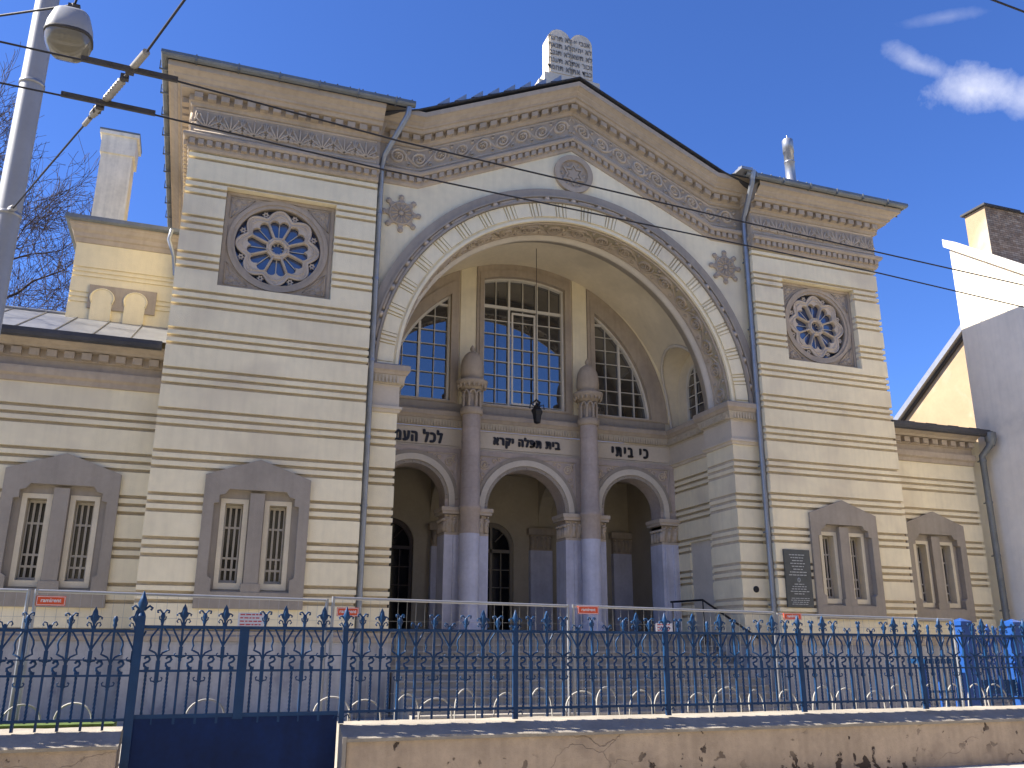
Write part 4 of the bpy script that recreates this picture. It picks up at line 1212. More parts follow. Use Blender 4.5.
# ==================================================================== ground
def sheet(name, x0, x1, y0, y1, z, m, th=None, kind='structure'):
    b = MB()
    if th: b.box(x0, x1, y0, y1, z-th, z)
    else: b.add([(x0,y0,z),(x1,y0,z),(x1,y1,z),(x0,y1,z)], [(0,1,2,3)])
    o = b.build(name, m); tag(o, kind=kind); return o
sheet('ground', -3000, 3000, -3000, 3000, -.16, M['ground'])
sheet('road', -200, 200, -18.2, -12.1, -.13, M['asphalt'])
sheet('pavement', -60, 60, -12.0, -9.2, 0, M['paving'], .3)
sheet('far_pavement', -60, 60, -24, -18.3, 0, M['paving'], .3)
sheet('kerb', -60, 60, -12.12, -12.003, .01, M['kerb'], .3)
sheet('far_kerb', -60, 60, -18.297, -18.18, .01, M['kerb'], .3)
sheet('yard', -40, 14.1, -8.95, 40, .05, M['yard'], .2)
b = MB(); b.box(-40, -9.6, -8.93, -8.3, .0, .735); o = b.build('lawn', M['grass']); tag(o, kind='structure')
# the houses across the street, behind the photographer: they throw warm light back at the facade
op = thing('street_house', 'long ochre rendered house with rows of windows across the street', 'house', (0, -27, 0))
b = MB(); wh = []
for i in range(22):
    for z0 in (1.0, 4.4, 7.8): wh.append(rect(-31+i*3-.6+.0, -31+i*3+.6, z0, z0+1.9))
b.plate([rect(-34, 34, -.1, 11.5)]+wh, lambda u, v, h: (u, -25.5+h, v), -.4, 0); b.box(-34, 34, -36, -25.95, -.1, 11.4); b.box(-34.3, 34.3, -36, -25.1, 11.5, 11.9); b.box(-34, 34, -25.5, -25.4, 3.6, 3.8)
b.build('wall', M['cream'], op)
b = MB(); b.box(-33.9, 33.9, -25.94, -25.85, .5, 10.5); b.build('window', M['dimglass'], op)
b = MB(); b.add([(-34.4,-25.0,11.9),(34.4,-25.0,11.9),(34.4,-31,15),(-34.4,-31,15),(34.4,-37,11.9),(-34.4,-37,11.9)], [(0,1,2,3),(3,2,4,5)]); b.build('roof', M['roof'], op)

# ==================================================================== street wall, iron fence and gate
YF = -9.40
def street_wall(x0, x1, label, ztop=.70):
    t = thing('street_wall', label, 'wall', ((x0+x1)/2, -9.35, 0))
    b = MB()
    n = max(2, int((x1-x0)/.25)); rr = random.Random(int(x0*10))
    b.box(x0, x1, -9.64, -8.96, -.1, ztop-.155); b.build('render_wall', M['peel'], t)
    c = MB()
    # sloping mortar cap, slightly wavy along the wall
    sec = [(-8.95,ztop-.153),(-8.94,ztop+.005),(-9.38,ztop),(-9.66,ztop-.105),(-9.675,ztop-.12),(-9.67,ztop-.153)]
    xs = [x0-.01+(x1-x0+.02)*i/n for i in range(n+1)]
    vs = []
    for x in xs:
        for j, (y, z) in enumerate(sec):
            w_ = rr.uniform(-.006,.006) if 1 <= j <= 4 else 0
            vs.append((x, y+(rr.uniform(-.006,.006) if j in (3,4) else 0), z+w_))
    m = len(sec)
    c.add(vs, [(i*m+j, i*m+(j+1) % m, (i+1)*m+(j+1) % m, (i+1)*m+j) for i in range(n) for j in range(m)])
    c.add(vs[:m], [tuple(range(m))]); c.add(vs[n*m:], [tuple(range(m-1,-1,-1))])
    c.build('coping', M['coping'], t)
    return t
street_wall(-40, -9.50, 'low tan street wall on the left of the gate')
street_wall(-7.22, 40, 'long low tan street wall with peeling render on the right of the gate')
b = MB(); b.add([(x, y, z) for x in (-7.275,-7.232) for (y, z) in ((-8.95,0),(-9.68,0),(-9.68,.60),(-9.38,.71),(-8.95,.71))], [(0,1,2,3,4),(9,8,7,6,5)]+[(i,(i+1)%5,5+(i+1)%5,5+i) for i in range(5)]); o = b.build('end_slab', M['coping']); tag(o, 'pale upright concrete slab at the end of the wall beside the gate', 'slab')

Z_B, Z_M, Z_T = .84, 1.27, 1.715
def arc3(cx, cz, r, a0, a1, n=8, y=0): return [(cx+r*cos(rad(a0+(a1-a0)*i/n)), y, cz+r*sin(rad(a0+(a1-a0)*i/n))) for i in range(n+1)]
SP = .205
def curl(mb, x, z, r, sg, up=1, rr=.007):
    pts = [(x+sg*r*.3, 0, z)]
    for i in range(9):
        t = i/8; a = rad(-90+t*330); q = r*(1-.45*t)
        pts.append((x+sg*(r*.5+q*cos(a)*.8+.0), 0, z+up*(r+q*sin(a))))
    mb.tube(pts, rr, 5)
def picket_spade(bent=0, broken=False):
    b = MB()
    b.box(-.0125, .0125, -.0125, .0125, Z_B-.10, Z_T+.06)
    top = Z_T+.06
    if not broken:
        F = lambda u, v, h: (u, -h, top+v)
        b.plate([[(-.012,0),(.012,0),(.02,.03),(.038,.05),(.05,.085),(.03,.10),(.022,.14),(0,.185),(-.022,.14),(-.03,.10),(-.05,.085),(-.038,.05),(-.02,.03)]], F, -.014, .014)
        b.lathe((0,0,top+.085), [(.012,-.08),(.026,-.05),(.022,-.02),(.028,0),(.02,.04),(.008,.08)], 8)
        for sg in (-1, 1):
            b.tube([(sg*.015,0,top+.06),(sg*.05,0,top+.085),(sg*.072,0,top+.072),(sg*.066,0,top+.055)], .009, 5)
    b.lathe((0,0,Z_T+.02), [(.013,-.02),(.024,0),(.013,.03)], 8)
    for sg in (-1, 1):
        b.tube([(sg*.012,0,Z_T+.02),(sg*.03,0,Z_T+.075),(sg*.055,0,Z_T+.085),(sg*.068,0,Z_T+.06),(sg*.055,0,Z_T+.045)], .008, 5)
        # V branches spreading up to the rail
        b.tube([(0,0,Z_T-.20),(sg*.012,0,Z_T-.17),(sg*.05,0,Z_T-.10),(sg*.088,0,Z_T-.03),(sg*.103,0,Z_T)], .011, 5)
        # anchor scrolls
        b.tube([(0,0,Z_T-.33),(sg*.02,0,Z_T-.305),(sg*.05,0,Z_T-.30),(sg*.06,0,Z_T-.275),(sg*.045,0,Z_T-.265)], .008, 5)
    b.box(-.02, .02, -.013, .013, Z_T-.30, Z_T-.20)
    b.lathe((0,0,Z_T-.34), [(.004,-.03),(.018,0),(.012,.04)], 8)
    return b
def picket_curl(broken=False):
    b = MB()
    b.box(-.0125, .0125, -.0125, .0125, Z_B-.10, Z_T+.05)
    b.lathe((0,0,Z_T+.05), [(.012,-.02),(.022,.01),(.016,.03),(.026,.06),(.018,.09),(.012,.10)], 8)
    if not broken:
        for sg in (-1, 1):
            b.tube([(0,0,Z_T+.11),(sg*.012,0,Z_T+.15),(sg*.035,0,Z_T+.175),(sg*.06,0,Z_T+.17),(sg*.06,0,Z_T+.15),(sg*.046,0,Z_T+.15)], .010, 5)
            b.tube([(0,0,Z_T+.06),(sg*.03,0,Z_T+.08),(sg*.035,0,Z_T+.11)], .008, 5)
    for sg in (-1, 1):
        # round arch branches lower down
        b.tube([(0,0,Z_T-.36),(sg*.01,0,Z_T-.31),(sg*.035,0,Z_T-.265),(sg*.075,0,Z_T-.245),(sg*.10,0,Z_T-.235),(sg*.088,0,Z_T-.19),(sg*.10,0,Z_T-.14),(sg*.092,0,Z_T-.10),(sg*.05,0,Z_T-.04),(sg*.02,0,Z_T)], .0105, 5)
        b.tube([(0,0,Z_M-.13),(sg*.022,0,Z_M-.105),(sg*.052,0,Z_M-.10),(sg*.06,0,Z_M-.075),(sg*.044,0,Z_M-.065)], .008, 5)
    b.box(-.02, .02, -.013, .013, Z_M-.10, Z_T-.34)
    b.lathe((0,0,Z_M-.14), [(.004,-.03),(.018,0),(.012,.04)], 8)
    return b
def picket_scroll():
    b = MB()
    # twisted lower bar
    pts = 28; vs = []; fs = []
    for i in range(pts+1):
        z = Z_B-.02+(Z_M+.02-Z_B)*i/pts; a = i*.62
        for k in range(4): vs.append((.0145*cos(a+PI/2*k), .0145*sin(a+PI/2*k), z))
    for i in range(pts):
        for k in range(4): fs.append((i*4+k, i*4+(k+1) % 4, i*4+4+(k+1) % 4, i*4+4+k))
    b.add(vs, fs)
    b.tube([(.012,0,Z_M+.02),(-.026,0,Z_M+.05),(-.028,0,Z_M+.075),(.012,0,Z_M+.092),(.026,0,Z_M+.115),(.012,0,Z_M+.14),(-.018,0,Z_M+.138),(-.03,0,Z_M+.12)], .013, 6)
    b.box(-.022, .022, -.01, .01, Z_M+.012, Z_M+.04)
    return b
def post_mb(h=1.99, w=.028):
    b = MB()
    b.box(-w, w, -w, w, Z_B-.12, Z_T+.04)
    b.lathe((0,0,Z_T+.04), [(w*1.0,0),(.03,.02),(.018,.05),(.034,.08),(.04,.11),(.02,.17),(.004,.215)], 8)
    for sg in (-1, 1):
        b.tube([(sg*.015,0,Z_T+.11),(sg*.05,0,Z_T+.15),(sg*.08,0,Z_T+.135),(sg*.07,0,Z_T+.115)], .011, 5)
        b.tube([(sg*w,0,Z_T+.03),(sg*.05,0,Z_T+.075),(sg*.075,0,Z_T+.06),(sg*.06,0,Z_T+.045)], .009, 5)
        b.tube([(0,0,Z_T-.20),(sg*.03,0,Z_T-.15),(sg*.07,0,Z_T-.08),(sg*.103,0,Z_T)], .0075, 5)
        b.tube([(sg*w*.5,-.01,Z_B-.06),(sg*.07,-.01,Z_B-.03),(sg*.09,-.01,Z_B-.07)], .008, 5)
    return b
KIT = {}
def kit(key, fn):
    if key not in KIT:
        o = fn().build(key.split('|')[0], M['iron']); me = o.data; bpy.data.objects.remove(o); KIT[key] = me
    return KIT[key]
def inst(name, me, x, y, z=0, parent=None, rz=0, ry=0):
    o = link(bpy.data.objects.new(name, me)); org = ORG[parent] if parent else Vector((0,0,0))
    o.location = Vector((x, y, z))-org; o.rotation_euler = (0, ry, rz); ORG[o] = org
    if parent: o.parent = parent
    return o
rg = random.Random(11)
def iron_run(t, xs0, n, posts, tag_broken=(), dz=0.0):
    """n spaces of pickets from xs0; posts: indices that are posts"""
    x1 = xs0+n*SP
    for (z, hh, nm) in ((Z_T,.016,'rail'),(Z_M,.011,'rail'),(Z_B-.0,.014,'rail'),(Z_M+.155,.006,'rail')):
        b = MB(); b.box(xs0-.01, x1+.01, YF-.017, YF+.017, z-hh+dz, z+hh+dz); b.build(nm, M['iron'], t)
    for i in range(n+1):
        x = xs0+i*SP
        if i in posts: inst('post', kit('post', post_mb), x, YF, dz, t)
        elif i % 2 == 0:
            br = i in tag_broken
            inst('picket', kit('picket|s%d' % br, lambda: picket_spade(0, br)), x, YF, dz, t, rz=rg.uniform(-.25,.25))
        else:
            br = i in tag_broken
            inst('picket', kit('picket|c%d' % br, lambda: picket_curl(br)), x, YF, dz, t, rz=rg.uniform(-.5,.5), ry=rg.uniform(-.012,.012))
        if i < n: inst('scroll_bar', kit('scroll_bar', picket_scroll), x+SP/2, YF, dz, t, rz=rg.uniform(-.6,.6))
fl = thing('iron_fence', 'blue wrought iron fence with fleur finials on the left of the gate', 'fence', (-12, YF, .7))
iron_run(fl, -9.47-SP*30, 30, (10, 20), (24, 26, 29), -.035)
fr_ = thing('iron_fence', 'long blue wrought iron fence with fleur finials before the entrance steps', 'fence', (-1, YF, .7))
iron_run(fr_, -7.26, 64, tuple(range(0, 65, 10)), (4, 6, 14, 16, 23, 26, 34, 36, 41, 44, 47, 55), 0)
gt = thing('iron_gate', 'blue double iron gate with solid navy sheet below wrought pickets', 'gate', (-8.36, YF, 0))
GX0, GX1 = -9.43, -7.30
for (x, w_) in ((GX0, .042), ):
    b = MB(); b.box(x-w_, x+w_, YF-w_, YF+w_, -.1, Z_T+.12)
    b.lathe((x,YF,Z_T+.12), [(w_,0),(.036,.02),(.02,.05),(.036,.08),(.05,.13),(.028,.19),(.004,.26)], 8)
    for sg in (-1, 1): b.tube([(x+sg*.02,YF,Z_T+.18),(x+sg*.07,YF,Z_T+.225),(x+sg*.10,YF,Z_T+.205),(x+sg*.085,YF,Z_T+.18)], .013, 5)
    b.build('gate_post', M['iron'], gt)
gw = (GX1-GX0)/2; sp_ = gw/5
for k in (0, 1):
    a0 = GX0+gw*k; a1 = a0+gw
    lf = MB(); lf.box(a0+(.02 if k == 0 else .0), a1-(0 if k == 0 else .004), YF-.012, YF+.012, .10, Z_B-.03)
    lf.box(a0+.045, a1-.004, YF-.02, YF+.02, .06, .099)
    lo = lf.build('sheet_panel', M['navy'], gt)
    for (z, hh) in ((Z_T+.01,.017),(Z_M+.01,.012),(Z_B-.01,.02),(Z_M+.165,.006)):
        b = MB(); b.box(a0, a1, YF-.018, YF+.018, z-hh, z+hh); b.build('rail', M['iron'], gt)
    for i in range(6):
        x = a0+sp_*i
        if i == 0 and k == 0: pass
        elif i == 5 and k == 1: pass
        elif i in (0, 5):
            if k == 0: b = MB(); b.box(x-.05, x+.05, YF-.03, YF+.03, Z_B-.05, Z_T+.02); b.build('meeting_stile', M['iron'], gt)
        elif i % 2: inst('picket', kit('picket|c0', picket_curl), x, YF, .01, gt, rz=rg.uniform(-.3,.3))
        else: inst('picket', kit('picket|s0', picket_spade), x, YF, .01, gt)
        if i < 5: inst('scroll_bar', kit('scroll_bar', picket_scroll), x+sp_/2, YF, .01, gt, rz=rg.uniform(-.6,.6))

# second blue gate inside the yard on the right, between square posts
sg_ = thing('side_gate', 'sunlit blue iron gate between square posts standing inside the yard at the right', 'gate', (4.8, -7.1, .55))
for px in (4.15, 5.38):
    b = MB(); b.box(px-.10, px+.10, -7.2, -7.0, .0, 1.93); b.box(px-.13, px+.13, -7.23, -6.97, 1.93, 2.0); b.add([(px-.13,-7.23,2.0),(px+.13,-7.23,2.0),(px+.13,-6.97,2.0),(px-.13,-6.97,2.0),(px,-7.1,2.06)], [(0,1,4),(1,2,4),(2,3,4),(3,0,4)])
    b.build('gate_post', M['sunlitblue'], sg_)
for z in (.75, 1.27, 1.72):
    b = MB(); b.box(4.25, 5.28, -7.115, -7.085, z-.014, z+.014); b.build('rail', M['sunlitblue'], sg_)
KB = {}
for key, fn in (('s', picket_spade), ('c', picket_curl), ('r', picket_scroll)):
    o = fn().build('p', M['sunlitblue']); KB[key] = o.data; bpy.data.objects.remove(o)
for i in range(1, 6):
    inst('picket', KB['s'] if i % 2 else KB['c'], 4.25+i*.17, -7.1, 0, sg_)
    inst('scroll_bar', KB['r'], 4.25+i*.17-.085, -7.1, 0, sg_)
b = MB(); b.box(4.27, 5.26, -7.105, -7.095, .72, 1.0); b.build('sheet_panel', M['iron'], sg_)
sg2 = thing('railing', 'low blue metal railing with a flat top in the yard beside the sunlit side gate', 'railing', (3.45, -7, .55))
b = MB(); b.box(3.08, 3.80, -7.25, -6.85, 1.28, 1.36); b.build('top_plate', M['iron'], sg2)
for x in (3.12, 3.42, 3.76):
    b = MB(); b.box(x-.02, x+.02, -7.2, -7.16, .05, 1.28); b.build('leg', M['sunlitblue'], sg2)
b = MB(); b.box(3.12, 3.76, -7.19, -7.17, .8, .84); b.build('stretcher', M['iron'], sg2)

# ==================================================================== temporary mesh fence
YM = -8.0
PANX = [(-14.15,-10.74,2.17),(-10.66,-7.29,2.13),(-7.21,-3.91,2.12),(-3.83,-.48,2.08),(-.40,3.05,2.02)]
LBL = ['galvanised mesh fence panel furthest left beyond the lamp pole','galvanised mesh fence panel standing behind the blue gate','galvanised mesh fence panel before the left tower downpipe and left arch','galvanised mesh fence panel before the right arch and handrail','galvanised mesh fence panel before the plaque and right tower window']
for i, (x0, x1, zt) in enumerate(PANX):
    t = thing('mesh_fence_panel', LBL[i], 'fence panel', ((x0+x1)/2, YM, .55), 'temporary mesh fence panels')
    za, zb = zt+.012, zt-.03
    b = MB(); r_ = .019
    b.tube([(x0,YM,za),(x1,YM,zb)], r_, 8); b.build('top_tube', M['galv'], t)
    b = MB(); b.tube([(x0,YM,.22),(x1,YM,.22)], r_, 8)
    b.build('bottom_tube', M['galv'], t)
    for (x, z) in ((x0, za), (x1, zb)):
        b = MB(); b.tube([(x,YM,.06),(x,YM,z+.02)], .021, 8); b.build('post', M['galv'], t)
    b = MB()
    n = int((x1-x0)/.12)
    for k in range(1, n): xx = x0+(x1-x0)*k/n; b.box(xx-.0016, xx+.0016, YM-.0016, YM+.0016, .22, za+(zb-za)*k/n)
    for z in (.7, .95, 1.25, 1.55, 1.85): b.box(x0, x1, YM-.0016, YM+.0016, z-.0016, z+.0016)
    b.build('wire_mesh', M['galv'], t)
    f = MB()
    f.box(x0-.14, x0+.14, YM-.3, YM+.3, .052, .18); f.build('foot', M['step'], t)
SG = [(-10.49,2.03,.31,.11,'orange hire company sign on the mesh fence left of the gate'),(-7.02,1.96,.28,.11,'orange hire company sign on the mesh fence by the gate post'),(-3.61,2.04,.32,.11,'orange hire company sign on the mesh fence before the right column'),(-.15,2.0,.33,.10,'orange hire company sign on the mesh fence below the plaque')]
for (x, z, w_, h_, lb) in SG:
    t = thing('hire_sign', lb, 'sign', (x, YM-.03, z), 'orange signs on the mesh fence')
    b = MB(); b.box(x-w_/2, x+w_/2, YM-.034, YM-.024, z-h_/2, z+h_/2); b.build('plate', M['orange'], t)
    tx = text_mb('ramirent', .062, lambda u, v, h: (x+u, YM-.034-h, z+v+.004), 0, .002, weight=.0015, squeeze=1.0); tx.build('lettering', M['white'], t)
    b = MB(); 
    for (a0, a1, c0, c1) in ((-w_/2+.008,w_/2-.008,-h_/2+.006,-h_/2+.012),(-w_/2+.008,w_/2-.008,h_/2-.012,h_/2-.006),(-w_/2+.006,-w_/2+.012,-h_/2+.012,h_/2-.012),(w_/2-.012,w_/2-.006,-h_/2+.012,h_/2-.012)): b.box(x+a0, x+a1, YM-.0355, YM-.034, z+c0, z+c1)
    b.build('border', M['white'], t)
for (x, z, w_, h_, lb) in ((-8.22,1.835,.31,.19,'white paper notice with red print on the mesh fence behind the gate'),(-2.40,1.815,.27,.12,'white paper notice with red print on the mesh fence before the right arch')):
    t = thing('paper_notice', lb, 'notice', (x, YM-.03, z), 'paper notices on the mesh fence')
    b = MB(); b.box(x-w_/2, x+w_/2, YM-.028, YM-.024, z-h_/2, z+h_/2); b.build('sheet', M['paper'], t)
    b = MB(); rr = random.Random(int(x*100))
    nl = int(h_/.04)
    for k in range(nl):
        xx = x-w_/2+.025
        while xx < x+w_/2-.05:
            l = min(rr.uniform(.02, .06), x+w_/2-.025-xx); b.box(xx, xx+l, YM-.0295, YM-.028, z+h_/2-.03-.04*k, z+h_/2-.015-.04*k); xx += l+.012
    b.build('print', M['red'], t)

# white wire hoops edging the lawn strip behind the wall
def hoop_mesh():
    b = MB(); b.tube([(-.2,0,-.55),(-.195,0,.12)]+[(-.19*cos(rad(a)), 0, .2+.2*sin(rad(a))) for a in range(0, 181, 15)]+[(.195,0,.12),(.2,0,-.55)], .011, 6)
    o = b.build('wire_hoop', M['whitewire']); me = o.data; bpy.data.objects.remove(o); return me
hm = hoop_mesh(); rh = random.Random(5)
xx = -11.3; kH = 0
while xx < 3.3:
    if not (-9.5 < xx < -7.6 and kH % 3):
        o = link(bpy.data.objects.new('wire_hoop', hm)); o.location = (xx, -8.62+rh.uniform(-.06,.06), .58)
        o.scale = (rh.uniform(.75,1.15), 1, rh.uniform(.85,1.12)); o.rotation_euler = (rh.uniform(-.15,.15), rh.uniform(-.1,.1), rh.uniform(-.35,.35))
        tag(o, 'small white wire hoop edging the yard behind the blue fence', 'wire hoop', 'white wire hoops along the fence')
    xx += rh.uniform(.36,.56); kH += 1

# ==================================================================== street pole, lamp and trolley wires
pl = thing('tram_pole', 'tall grey steel pole at the left edge carrying the overhead wires', 'pole', (-11.17, -10.15, 0))
b = MB(); b.lathe((-11.17,-10.15,0), [(.17,0),(.17,1.2),(.135,1.25),(.122,5.9),(.112,12)], 24); b.build('shaft', M['pole'], pl)
for z in (5.86, 7.45):
    b = MB(); b.lathe((-11.17,-10.15,z), [(.115,-.02),(.130,-.02),(.130,.02),(.115,.02)], 24)
    if z < 6: b.tube([(-11.13,-10.27,5.88),(-11.08,-10.36,5.86)], .035, 6)
    b.build('clamp', M['galv'], pl)
lp = thing('street_lamp', 'hanging street lamp with grey hood and clear bowl slung on a wire', 'lamp', (-10.5, -12.0, 6.9))
lcx, lcy, lcz = -10.53, -12.0, 6.88
b = MB()
def ell(mb, prof, cx, cy, cz, rx, ry, n=20, sq=3.0):
    vs = []
    for (r, h) in prof:
        for k in range(n):
            q = 2*PI*k/n; c_, s_ = cos(q), sin(q)
            vs.append((cx+rx*r*math.copysign(abs(c_)**(2/sq), c_), cy+ry*r*math.copysign(abs(s_)**(2/sq), s_), cz+h))
    m = len(prof)
    mb.add(vs, [(i*n+k, i*n+(k+1) % n, (i+1)*n+(k+1) % n, (i+1)*n+k) for i in range(m-1) for k in range(n)], True)
    mb.add(vs[:n], [tuple(range(n-1,-1,-1))]); mb.add(vs[(m-1)*n:], [tuple(range(n))])
ell(b, [(1.0,-.0),(1.02,.03),(.98,.10),(.80,.22),(.72,.245),(.55,.255)], lcx, lcy, lcz, .195, .17)
b.build('hood', M['pole'], lp)
b = MB(); ell(b, [(1.03,-.022),(1.05,-.02),(1.05,.008),(1.03,.012)], lcx, lcy, lcz, .195, .17); b.build('rim', M['bar'], lp); b = MB(); b.tube([(lcx,lcy,lcz+.25),(lcx,lcy,lcz+.36)], .03, 8); b.box(lcx-.05, lcx+.05, lcy-.02, lcy+.02, lcz+.30, lcz+.36); b.build('hook', M['bar'], lp)
b = MB(); ell(b, [(1.0,-.022),(.97,-.08),(.86,-.14),(.62,-.19),(.3,-.215)], lcx, lcy, lcz, .195, .17); b.build('bowl', M['lampglass'], lp)
b = MB(); b.tube([(-16,-9.0,7.05),(lcx,lcy,lcz+.36),(lcx+.7,-14.2,7.52),(-8.9,-17.5,8.2),(-8.2,-21,9)], .012, 5); o = b.build('lamp_wire', M['wire']); tag(o, 'thin dark span wire from which the hanging street lamp is slung', 'wire')

def wire_pt(x, k):
    # two contact wires 0.58 m apart running along the street
    z = 5.80; y = -13.37+(x+10.7)*.078 + k*.56
    return (x, y, z)
W0 = [(-13.33,-10.69),(-13.33,-9.47),(-13.13,-7.65),(-12.85,-4.05),(-12.55,.25),(-12.2,5)]
def cw(ptlist, label, barx):
    t = thing('trolley_wire', label, 'trolley wire', (-9, ptlist[0][1], 5.8), 'overhead trolley wires')
    b = MB(); b.tube(ptlist, .008, 6); b.build('contact_wire', M['wire'], t)
    (p, q) = barx
    b = MB(); P, Q = Vector(p), Vector(q); ax = (Q-P).normalized(); sd = ax.cross(Vector((0,0,1))).normalized(); up = sd.cross(ax)
    b.obox((P+Q)/2+up*.012, (ax, sd, up), (Q-P).length/2, .012, .022)
    for f_ in (.04, .28, .72, .96): b.obox(P+(Q-P)*f_+up*.012, (ax, sd, up), .012, .018, .012)
    b.build('insulator_bar', M['bar'], t)
ZWR = 5.8
def wl(px_pts): return px_pts
w1 = [(-25,-14.3,ZWR+.3),(-10.70,-13.36,ZWR),(-9.47,-13.32,ZWR-.01),(-7.64,-13.11,ZWR-.03),(-4.05,-12.83,ZWR-.02),(.25,-12.54,ZWR),(8,-12.0,ZWR+.2),(30,-11,ZWR+.5)]
w2 = [(-25,-13.7,ZWR+.3),(-10.80,-12.80,ZWR),(-9.69,-12.77,ZWR-.01),(-7.66,-12.57,ZWR-.02),(-5.41,-12.45,ZWR-.02),(-1.65,-12.22,ZWR),(.9,-11.96,ZWR+.02),(8,-11.3,ZWR+.2),(30,-9.5,ZWR+.6)]
cw(w1, 'upper of the two dark trolley wires crossing the whole facade', ((-10.16,-13.345,ZWR-.005),(-9.47,-13.32,ZWR-.01)))
cw(w2, 'lower of the two dark trolley wires crossing the whole facade', ((-10.36,-12.795,ZWR-.005),(-9.65,-12.77,ZWR-.01)))
sw_ = thing('span_wire', 'slanting span wire with pale insulators from the grey pole across the street', 'span wire', (-10, -12.5, 5.9))
A_, B_ = Vector((-11.10,-10.33,5.86)), Vector((-9.66,-13.64,5.83))
dirn = (B_-A_)
pt = lambda t: A_+dirn*t
E_ = Vector((-9.43,-14.17,5.90)); 
b = MB(); b.tube([A_, pt(.60)], .009, 5); b.tube([pt(.98), E_, (-7.2,-19.3,6.3), (-6,-22,7)], .010, 5); b.build('steel_wire', M['wire'], sw_)
b = MB()
for (t0, t1, r_) in ((.60,.64,.022),(.655,.70,.030),(.90,.975,.030)): b.tube([pt(t0), pt(t1)], r_, 8)
for k in range(6): b.lathe(tuple(pt(.665+.006*k)), [(.035,-.008),(.035,.008)], 8)
for k in range(7): b.lathe(tuple(pt(.75+.014*k)), [(.036,-.012),(.03,.012)], 8)
b.tube([pt(.74), pt(.845)], .028, 8)
b.build('insulator', M['ceramic'], sw_)
b = MB()
for (t0, t1) in ((.64,.75),(.845,.91)): b.tube([pt(t0), pt(t1)], .014, 6)
for t_ in (.685, .705, .855, .885): b.obox(pt(t_), ((1,0,0),(0,1,0),(0,0,1)), .03, .02, .025)
b.build('hanger', M['bar'], sw_)
b = MB(); b.tube([(-13.570,-14.768,8.2),(11.033,-13.500,8.2)], .012, 5); o = b.build('overhead_wire', M['wire']); tag(o, 'short stretch of dark wire in the top right corner of the sky', 'wire')

# ==================================================================== bare tree on the left
tr = thing('bare_tree', 'leafless tree with reddish twigs behind the grey pole', 'tree', (-18.0, 7.5, .2))
rt = random.Random(21)
tb_ = MB(); tw = MB(); nseg = [0]
def branch(p, d, L, r, lev):
    n = 4 if lev < 4 else 3; pts = [p]; rs = [r]
    q = p.copy(); dd = d.copy()
    for i in range(n):
        dd = (dd+Vector((rt.gauss(0,.13), rt.gauss(0,.13), rt.gauss(.03,.11)))).normalized()
        q = q+dd*(L/n); pts.append(q.copy()); rs.append(r*(1-.45*(i+1)/n))
    rs = [max(q_, .007) for q_ in rs]
    (tb_ if lev < 3 else tw).tube(pts, rs, 6 if lev < 3 else 3, cap=False)
    nseg[0] += 1
    if lev >= 6 or r < .0035: return
    kids = {0:6, 1:6, 2:5, 3:4, 4:4, 5:3}[lev]
    for k in range(kids):
        f = rt.uniform(.35, 1.0) if k else 1.0
        i = min(n-1, int(f*n)); pp = pts[i].lerp(pts[i+1], f*n-i) if i < n else pts[-1]
        perp = dd.cross(Vector((rt.gauss(0,1), rt.gauss(0,1), rt.gauss(0,1)))).normalized()
        ang = rt.uniform(.35, .95) if k else rt.uniform(.1, .3)
        nd = (dd*cos(ang)+perp*sin(ang)); nd.z += .10 if lev < 3 else -.04; nd.normalize()
        branch(pp, nd, L*rt.uniform(.50, .72), rs[-1]*rt.uniform(.55, .75) if k else rs[-1]*.9, lev+1)
branch(Vector((-18.0,7.5,.2)), Vector((.0,-.02,1)), 9.2, .26, 0)
tb_.build('trunk', M['bark'], tr)
tw.build('twigs', M['bark'], tr)

# ==================================================================== camera, light, sky
cam_d = bpy.data.cameras.new('camera'); cam = link(bpy.data.objects.new('camera', cam_d)); S.camera = cam
yaw, pitch, roll = .343579148, .288941680, .00425972794
f = Vector((sin(yaw)*cos(pitch), cos(yaw)*cos(pitch), sin(pitch))); r0 = Vector((cos(yaw), -sin(yaw), 0)); u0 = r0.cross(f)
rr_ = r0*cos(roll)+u0*sin(roll); uu = u0*cos(roll)-r0*sin(roll)
mw = Matrix.Identity(4)
for i in range(3): mw[i][0] = rr_[i]; mw[i][1] = uu[i]; mw[i][2] = -f[i]
mw.translation = Vector((-8.99270991, -19.8139486, 1.55))
cam.matrix_world = mw
cam_d.sensor_width = 36; cam_d.lens = 880/1024*36; cam_d.clip_end = 6000; cam_d.clip_start = .05

to_sun = Vector((-3.34, .64, 3.14)).normalized()
sd = bpy.data.lights.new('sun', 'SUN'); so = link(bpy.data.objects.new('sun', sd)); sd.energy = 5.0; sd.angle = rad(.53); sd.color = (1, .92, .80)
so.rotation_euler = to_sun.to_track_quat('Z', 'Y').to_euler(); so.location = (-30, 10, 40)
wd = bpy.data.worlds.new('World'); S.world = wd; wd.use_nodes = True
N = wd.node_tree.nodes; L = wd.node_tree.links
bg = N['Background']; bg.inputs['Strength'].default_value = .055
sky = N.new('ShaderNodeTexSky'); sky.sky_type = 'NISHITA'; sky.sun_disc = False
sky.sun_elevation = math.asin(to_sun.z); sky.sun_rotation = math.atan2(to_sun.x, to_sun.y)
sky.air_density = 1.0; sky.dust_density = .35; sky.ozone_density = 2.5; sky.altitude = 100
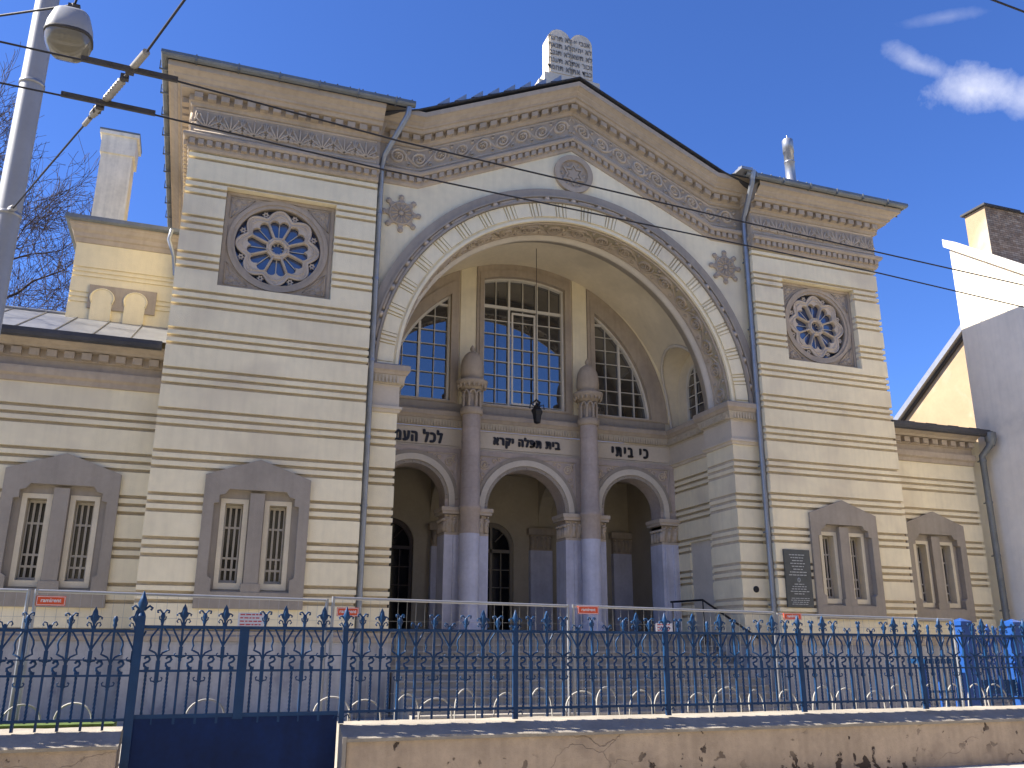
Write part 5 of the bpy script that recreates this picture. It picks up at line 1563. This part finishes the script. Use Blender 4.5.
# thin clouds high on the right, laid out by direction
tc = N.new('ShaderNodeTexCoord')
def cloud_dir(px, py):
    d = f*880+rr_*(px-512)-uu*(py-384); return d.normalized()
def node(t, **kw):
    n = N.new(t)
    for k, v_ in kw.items(): setattr(n, k, v_)
    return n
def mapr(sock, a, b, c, d):
    n = node('ShaderNodeMapRange'); n.clamp = True
    for i, q in enumerate((a, b, c, d)): n.inputs[i+1].default_value = q
    L.new(sock, n.inputs[0]); return n.outputs[0]
def mth(op, a, b):
    n = node('ShaderNodeMath', operation=op)
    for i, q in enumerate((a, b)):
        if isinstance(q, (int, float)): n.inputs[i].default_value = q
        else: L.new(q, n.inputs[i])
    return n.outputs[0]
nz = node('ShaderNodeTexNoise'); nz.inputs['Scale'].default_value = 20; nz.inputs['Detail'].default_value = 9; nz.inputs['Roughness'].default_value = .62; nz.inputs['Distortion'].default_value = .1
L.new(tc.outputs['Generated'], nz.inputs['Vector'])
nzo = mapr(nz.outputs['Fac'], .28, .74, -.42, .42)
tot = None
for (px, py, rx, ry, ang, amp) in ((980,90,50,20,8,.72),(922,65,34,10,24,.42),(945,17,36,6,-8,.16),(1045,96,50,20,0,.6)):
    c0 = cloud_dir(px, py)
    e1 = (cloud_dir(px+10, py+10*math.tan(rad(ang)))-c0); e1 -= c0*e1.dot(c0); e1.normalize(); e2 = c0.cross(e1)
    def dot(v_):
        n = node('ShaderNodeVectorMath', operation='DOT_PRODUCT'); L.new(tc.outputs['Generated'], n.inputs[0]); n.inputs[1].default_value = v_; return n.outputs['Value']
    du = mth('MULTIPLY', dot(e1), 880/rx*.9); dv = mth('MULTIPLY', dot(e2), 880/ry*.9)
    rr2 = mth('ADD', mth('MULTIPLY', du, du), mth('MULTIPLY', dv, dv))
    q = mth('SUBTRACT', 1.0, mth('SQRT', rr2, 0))
    q = mth('ADD', q, nzo)
    q = mth('MULTIPLY', mapr(q, .0, 1.15, 0, 1), amp)
    fr2 = mth('GREATER_THAN', dot(c0), 0.5)
    q = mth('MULTIPLY', q, fr2)
    tot = q if tot is None else mth('MAXIMUM', tot, q)
mx = node('ShaderNodeMix', data_type='RGBA'); hs = node('ShaderNodeMix', data_type='RGBA', blend_type='MULTIPLY'); hs.inputs[0].default_value = 1; hs.inputs[7].default_value = (.55, .82, 1.44, 1); L.new(sky.outputs[0], hs.inputs[6])
L.new(tot, mx.inputs[0]); L.new(hs.outputs[2], mx.inputs[6]); mx.inputs[7].default_value = (8.5, 8.5, 9.0, 1)
L.new(mx.outputs[2], bg.inputs['Color'])

S.view_settings.view_transform = 'Standard'; S.view_settings.look = 'None'; S.view_settings.gamma = 1; S.view_settings.use_curve_mapping = False
S.view_settings.exposure = 1.5
S.render.engine = 'CYCLES'
